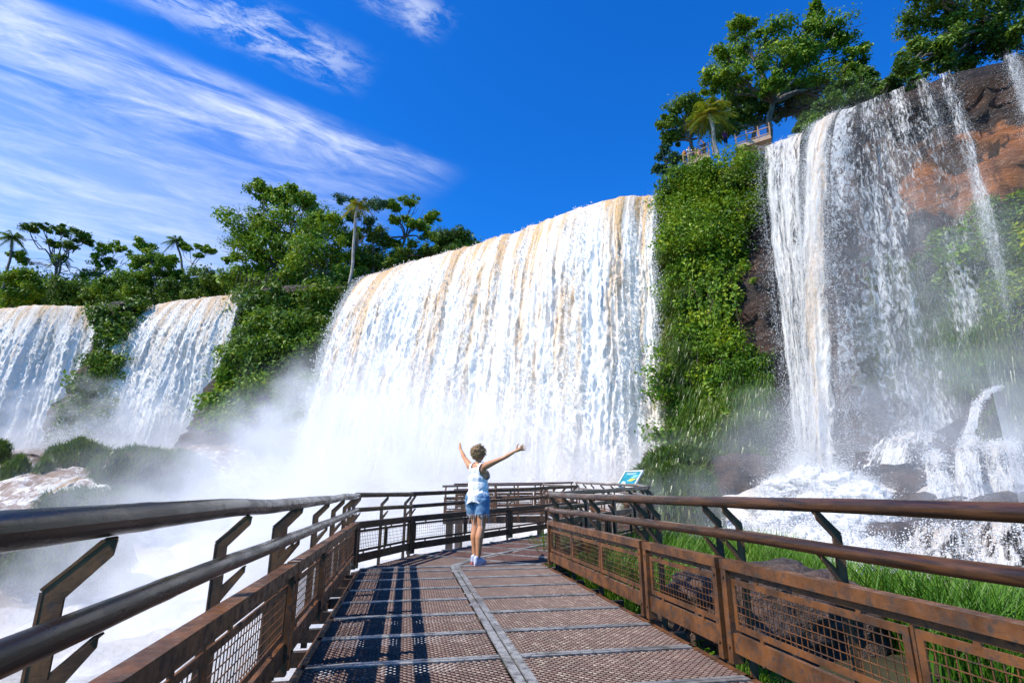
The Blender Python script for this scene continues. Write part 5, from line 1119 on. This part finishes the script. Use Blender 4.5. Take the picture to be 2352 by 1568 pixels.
def build_woman(loc, yaw, scale):
    root = empty('person', 'woman seen from behind in white tank top and denim shorts, arms raised wide', 'person'); root.location = loc; root.rotation_euler = (0, 0, yaw); root.scale = (scale,) * 3
    mb = MB(); X = np.array
    hip = {-1: X([-.082, .0, .88]), 1: X([.082, .0, .88])}; ank = {-1: X([-.085, .07, .085]), 1: X([.06, -.05, .085])}; kn = {}
    for s in (-1, 1):
        kn[s] = (hip[s] + ank[s]) / 2 + X([0, .035, .02]); cf = kn[s] + (ank[s] - kn[s]) * .33 + X([0, -.028, 0])
        capsule(mb, [hip[s] + X([s * .012, -.01, -.02]), hip[s] + (kn[s] - hip[s]) * .45 + X([s * .008, .008, 0]), kn[s] + X([0, 0, .06]), kn[s], cf, cf + (ank[s] - cf) * .55, ank[s]], [.098, .088, .067, .058, .062, .046, .036], 18)
        mb.ball(hip[s] + X([s * .002, -.055, .02]), (.082, .075, .085))
        capsule(mb, [ank[s] + X([0, -.03, -.04]), ank[s] + X([0, .06, -.05]), ank[s] + X([0, .13, -.062])], [.034, .034, .026])
    mb.ball((0, -.005, .93), (.155, .112, .12)); mb.ball((0, .0, 1.07), (.128, .095, .13)); mb.ball((0, .005, 1.20), (.142, .105, .13)); mb.ball((0, -.005, 1.30), (.148, .092, .10)); mb.ball((0, -.012, 1.365), (.135, .065, .055))
    for s in (-1, 1): mb.ball((s * .072, .085, 1.235), (.062, .055, .06)); mb.ball((s * .085, -.06, 1.31), (.06, .035, .075))
    capsule(mb, [(0, -.012, 1.36), (0, .0, 1.44), (0, .012, 1.50)], [.062, .05, .05])
    mb.ball((0, .02, 1.565), (.072, .088, .098)); mb.ball((0, .045, 1.52), (.055, .058, .06)); capsule(mb, [(0, .10, 1.575), (0, .122, 1.548)], [.010, .014]); capsule(mb, [(-.02, .098, 1.517), (.02, .098, 1.517)], [.008, .008])
    for s in (-1, 1): mb.ball((s * .074, .01, 1.555), (.012, .022, .032)); mb.ball((s * .029, .088, 1.572), (.013, .010, .008))
    arms = {1: (U([.85, .42, .43]), U([.78, .40, .52])), -1: (U([-.80, .42, .60]), U([-.72, .52, .66]))}
    for s in (1, -1):
        a, b = arms[s]; sh = X([s * .150, -.012, 1.372]); el = sh + a * .285; wr = el + b * .245
        capsule(mb, [sh, sh + a * .08, sh + a * .17, el, el + b * .07, wr - b * .03, wr], [.056, .050, .043, .034, .037, .0255, .0215], 14)
        up = X([0, 0, 1.0]); thumb = up - b * (up @ b) + X([0, -.1, 0]); make_hand(mb, wr - b * .005, b + X([s * .05, 0, -.10 if s > 0 else .0]), X([0, 1.0, .1]), thumb, 1.02)
    body = melt(mb, .0068, 5); obj('body', body, M['skin'], root)
    # white tank top, loose over the hips
    mb = MB(); g = .026
    mb.ball((0, -.002, .93), (.168 + g, .125 + g, .13)); mb.ball((0, .002, 1.06), (.148 + g, .108 + g, .16)); mb.ball((0, .005, 1.20), (.146 + g, .110 + g, .13)); mb.ball((0, -.005, 1.30), (.148 + g, .092 + g, .105)); mb.ball((0, -.012, 1.365), (.135 + g, .065 + g, .055 + g))
    mb.tube([(0, 0, .78), (0, 0, .95)], [.172, .165], 24)
    for s in (-1, 1): mb.ball((s * .072, .085, 1.235), (.062 + g, .055 + g, .06 + g)); mb.ball((s * .085, -.06, 1.31), (.06 + g, .035 + g, .075 + g)); capsule(mb, [(s * .085, -.055, 1.36), (s * .09, -.005, 1.415), (s * .085, .05, 1.37)], [.030, .026, .03])
    top = melt(mb, .0085, 4)
    def keep(v):
        x, y, z = np.abs(v[:, 0]), v[:, 1], v[:, 2]; lim = np.interp(z, [1.13, 1.17, 1.24, 1.32, 1.40, 1.45], [.30, .158, .118, .100, .112, .118])
        neck = (z > np.where(y < 0, 1.365, 1.30) - .02) & (x < .062 + .25 * np.maximum(0, z - 1.38)); return (z > .835 + .018 * np.sin(v[:, 0] * 22 + 1) - .01 * (y < 0)) & (x < lim) & ~neck
    def disp(v):
        c = v.copy(); c[:, :2] = 0; c[:, 1] = 0; n = v - c; n[:, 2] = 0; n /= np.linalg.norm(n, axis=1)[:, None] + 1e-9; w = sstep(v[:, 2], 1.34, 1.05)
        an = np.arctan2(v[:, 1], v[:, 0]); return v + n * (np.abs(vn(an * 1.6 + v[:, 2] * 3, v[:, 2] * 17 - an * 2.2, 0, 5)) * .010 * w - .002 + vn(an * 5, v[:, 2] * 9, 0, 6) * .004 * w)[:, None]
    obj('tank_top', cut(top, keep, disp), M['cloth'], root)
    # denim shorts
    mb = MB(); mb.ball((0, -.005, .93), (.170, .128, .13))
    for s in (-1, 1):
        mb.ball(hip[s] + X([s * .002, -.058, .02]), (.092, .082, .095)); q = hip[s] + (kn[s] - hip[s]) * .62 + X([s * .012, 0, 0]); capsule(mb, [hip[s] + X([s * .012, -.01, 0]), q], [.116, .110], 20)
    sh_ = melt(mb, .008, 3)
    obj('denim_shorts', cut(sh_, lambda v: (v[:, 2] > .665 + .010 * vn(v[:, 0] * 60, v[:, 1] * 60, 0, 3)) & (v[:, 2] < 1.0), lambda v: v + (np.abs(vn(v[:, 0] * 9, v[:, 1] * 9, v[:, 2] * 14, 5)) * .009)[:, None] * np.sign(v * [1, 1, 0])), M['denim'], root)
    mb = MB()
    for s in (-1, 1):
        q = hip[s] + (kn[s] - hip[s]) * .5
        for k in range(46):
            a = k / 46 * 6.283 + random.random() * .1; p = X([q[0] + s * .010 + .109 * math.cos(a), q[1] + .109 * math.sin(a), .672]); L = .018 + .03 * random.random() ** 2 + (.16 if k % 17 == 5 else 0)
            mb.tube(limb_path(p, p + X([random.uniform(-.015, .015), random.uniform(-.01, .01), -L]), 5, .1, k), .0022, 3, False)
    mb.build('frayed_hem', M['thread'], root)
    # curly hair
    mb = MB(); hc = X([0, .0, 1.60]); mb.ball(hc, (.082, .092, .09), 20, 14)
    for k in range(420):
        d = U(RNG.normal(size=3) + X([0, -.25, .15]));
        if d[1] > .55 and d[2] < .35: continue
        if d[2] < -.88: continue
        b = hc + d * X([.080, .090, .092]); rr = .011 + .007 * RNG.random(); tt = np.linspace(0, 1, 12); ax = U(d + RNG.normal(size=3) * .6 + X([0, 0, -.35])); e1 = U(np.cross(ax, [.3, .5, .8])); e2 = np.cross(ax, e1); turns = 1.2 + RNG.random()
        p = b + np.outer(tt * (.035 + .03 * RNG.random()), ax) + np.outer(rr * np.cos(tt * turns * 6.28), e1) + np.outer(rr * np.sin(tt * turns * 6.28), e2); mb.tube(p, np.linspace(.0075, .0035, 12), 5)
    mb.build('hair', M['hair_d'], root, True)
    for s in (-1, 1):
        mb = MB(); a = ank[s]; y = lambda dy, dz_, dx=0: a + X([dx, dy, dz_])
        capsule(mb, [y(-.045, .0), y(-.042, -.045)], [.040, .043]); capsule(mb, [y(-.03, -.035), y(.05, -.035), y(.125, -.052), y(.165, -.058)], [.047, .046, .040, .030]); up_ = cut(melt(mb, .007, 3), lambda v: v[:, 2] > .018)
        sho = obj('shoe', up_, M['shoe'], root); mb = MB(); out = []
        for t_ in np.linspace(0, 2 * math.pi, 28, endpoint=False):
            yy = .055 + .145 * math.cos(t_); w = .046 + .008 * math.cos(t_ * 2) * 0 + .004 * math.cos(t_); out.append((a[0] + w * math.sin(t_), a[1] + yy, .0))
        out = X(out); mb.prism(out, (0, 0, .034)); mb.build('sole', M['sole'], sho)
    for o in list(root.children) + [g for c in root.children for g in c.children]:
        n = len(o.data.vertices); v = np.empty(n * 3, np.float32); o.data.vertices.foreach_get('co', v); v = v.reshape(-1, 3)
        v[:, 2] = np.interp(v[:, 2], [-1, 0, .665, .835, 1.40, 1.75, 2.4], [-1, 0, .715, .885, 1.455, 1.775, 2.42]); o.data.vertices.foreach_set('co', v.ravel()); o.data.update()
    return root
wp = PZ(1095, 1297, .0)
build_woman((wp[0], wp[1], .008), -R(33), 1.0)

def small_person(label, loc, yaw, shirt, trousers, hair, pose='lean', bag=None, group='visitors on the lookouts'):
    root = empty('person', label, 'person', group); root.location = loc; root.rotation_euler = (0, 0, yaw); mb = MB(); X = np.array
    for s in (-1, 1): capsule(mb, [(s * .09, 0, .88), (s * .10, .02, .48), (s * .10, 0, .09), (s * .10, .10, .04)], [.09, .056, .042, .035], 10)
    mb.ball((0, 0, .95), (.16, .11, .13)); mb.ball((0, 0, 1.15), (.15, .10, .18)); mb.ball((0, 0, 1.32), (.17, .10, .11)); capsule(mb, [(0, 0, 1.4), (0, .02, 1.52)], [.055, .05]); mb.ball((0, .02, 1.62), (.078, .095, .115))
    for s in (-1, 1):
        sh = X([s * .18, 0, 1.38]); el, wr = {'lean': (X([s * .24, .16, 1.16]), X([s * .12, .40, 1.12])), 'photo': (X([s * .26, .20, 1.30]), X([s * .06, .34, 1.58])), 'stand': (X([s * .24, -.02, 1.10]), X([s * .24, .08, .86]))}[pose]
        capsule(mb, [sh, el, wr], [.05, .038, .026], 8)
        for f in range(5): capsule(mb, [wr, wr + U(wr - el) * .05, wr + U(wr - el) * (.10 + .02 * (f % 3)) + X([(f - 2) * .018, 0, .012 * (f == 0)])], [.022, .02, .009], 6)
    obj('body', melt(mb, .018, 2), M['skin'], root)
    mb = MB(); mb.ball((0, 0, 1.0), (.185, .135, .14)); mb.ball((0, 0, 1.15), (.18, .13, .2)); mb.ball((0, 0, 1.32), (.20, .13, .13))
    for s in (-1, 1): sh = X([s * .18, 0, 1.38]); el = {'lean': X([s * .24, .16, 1.16]), 'photo': X([s * .26, .20, 1.30]), 'stand': X([s * .24, -.02, 1.10])}[pose]; capsule(mb, [sh, sh + (el - sh) * .7], [.07, .06], 8)
    obj('shirt', melt(mb, .02, 2), shirt, root)
    mb = MB(); mb.ball((0, 0, .93), (.18, .13, .14))
    for s in (-1, 1): capsule(mb, [(s * .09, 0, .88), (s * .10, .02, .42)], [.11, .075], 8)
    obj('trousers', melt(mb, .02, 2), trousers, root)
    mb = MB(); mb.ball((0, .0, 1.66), (.09, .105, .10), 14, 10); mb.ball((0, -.05, 1.60), (.075, .06, .09), 12, 8); mb.build('hair', hair, root, True)
    if bag is not None: pass
    return root
M['s_white'] = plain('off_white_shirt', (.60, .58, .54), .9); M['s_dark'] = plain('dark_navy_shirt', (.02, .022, .04), .9); M['s_teal'] = plain('teal_shirt', (.05, .34, .34), .9); M['s_plum'] = plain('plum_shirt', (.16, .03, .13), .9); M['t_khaki'] = plain('khaki_trousers', (.34, .28, .19), .9)
M['hair_k'] = plain('dark_hair', (.015, .012, .010), .6); M['s_orange'] = plain('orange_backpack', (.80, .25, .02), .8); M['s_peach'] = plain('peach_shirt', (.62, .35, .24), .9); M['cap_dark'] = plain('dark_cap', (.03, .035, .06), .8)
tA = (LA1 - LA0); tA_ = tA / np.linalg.norm(tA[:2]); bA = np.array([-tA_[1], tA_[0], 0]); bA = bA if bA[1] > 0 else -bA; yA = math.atan2(tA_[1], tA_[0])
small_person('visitor in off-white shirt and dark cap leaning on the lookout rail', LA0 + tA * .28 + bA * .45, yA + R(200), M['s_white'], M['t_khaki'], M['cap_dark'], 'lean')
small_person('visitor in dark shirt raising a camera at the lookout', LA0 + tA * .84 + bA * .5, yA + R(140), M['s_dark'], M['s_dark'], M['hair_k'], 'photo')
small_person('visitor in peach shirt low behind the lookout panels', LA0 + tA * .62 + bA * .55 - np.array([0, 0, .45]), yA + R(180), M['s_peach'], M['t_khaki'], M['hair_k'], 'stand')
small_person('visitor in teal shirt beside the palm trunk on the lookout', PY(1641, 352, 41.4) - np.array([0, 0, .2]), R(170), M['s_teal'], M['t_khaki'], M['hair_k'], 'lean')
small_person('visitor in plum shirt in the shade between the two balconies', PY(1668, 338, 41.2), R(190), M['s_plum'], M['s_dark'], M['hair_k'], 'stand')
q = LA0 + tA * .10 + bA * .42; mb = MB(); mb.ball((0, 0, 1.22), (.17, .13, .24), 16, 12); mb.box((-.1, .10, 1.05), (-.1, .10, 1.40), .03, .05, (0, 1, 0)); mb.box((.1, .10, 1.05), (.1, .10, 1.40), .03, .05, (0, 1, 0))
o = tag(mb.build('backpack', M['s_orange'], None, True), 'orange backpack at the left end of the lookout rail', 'backpack'); o.location = q
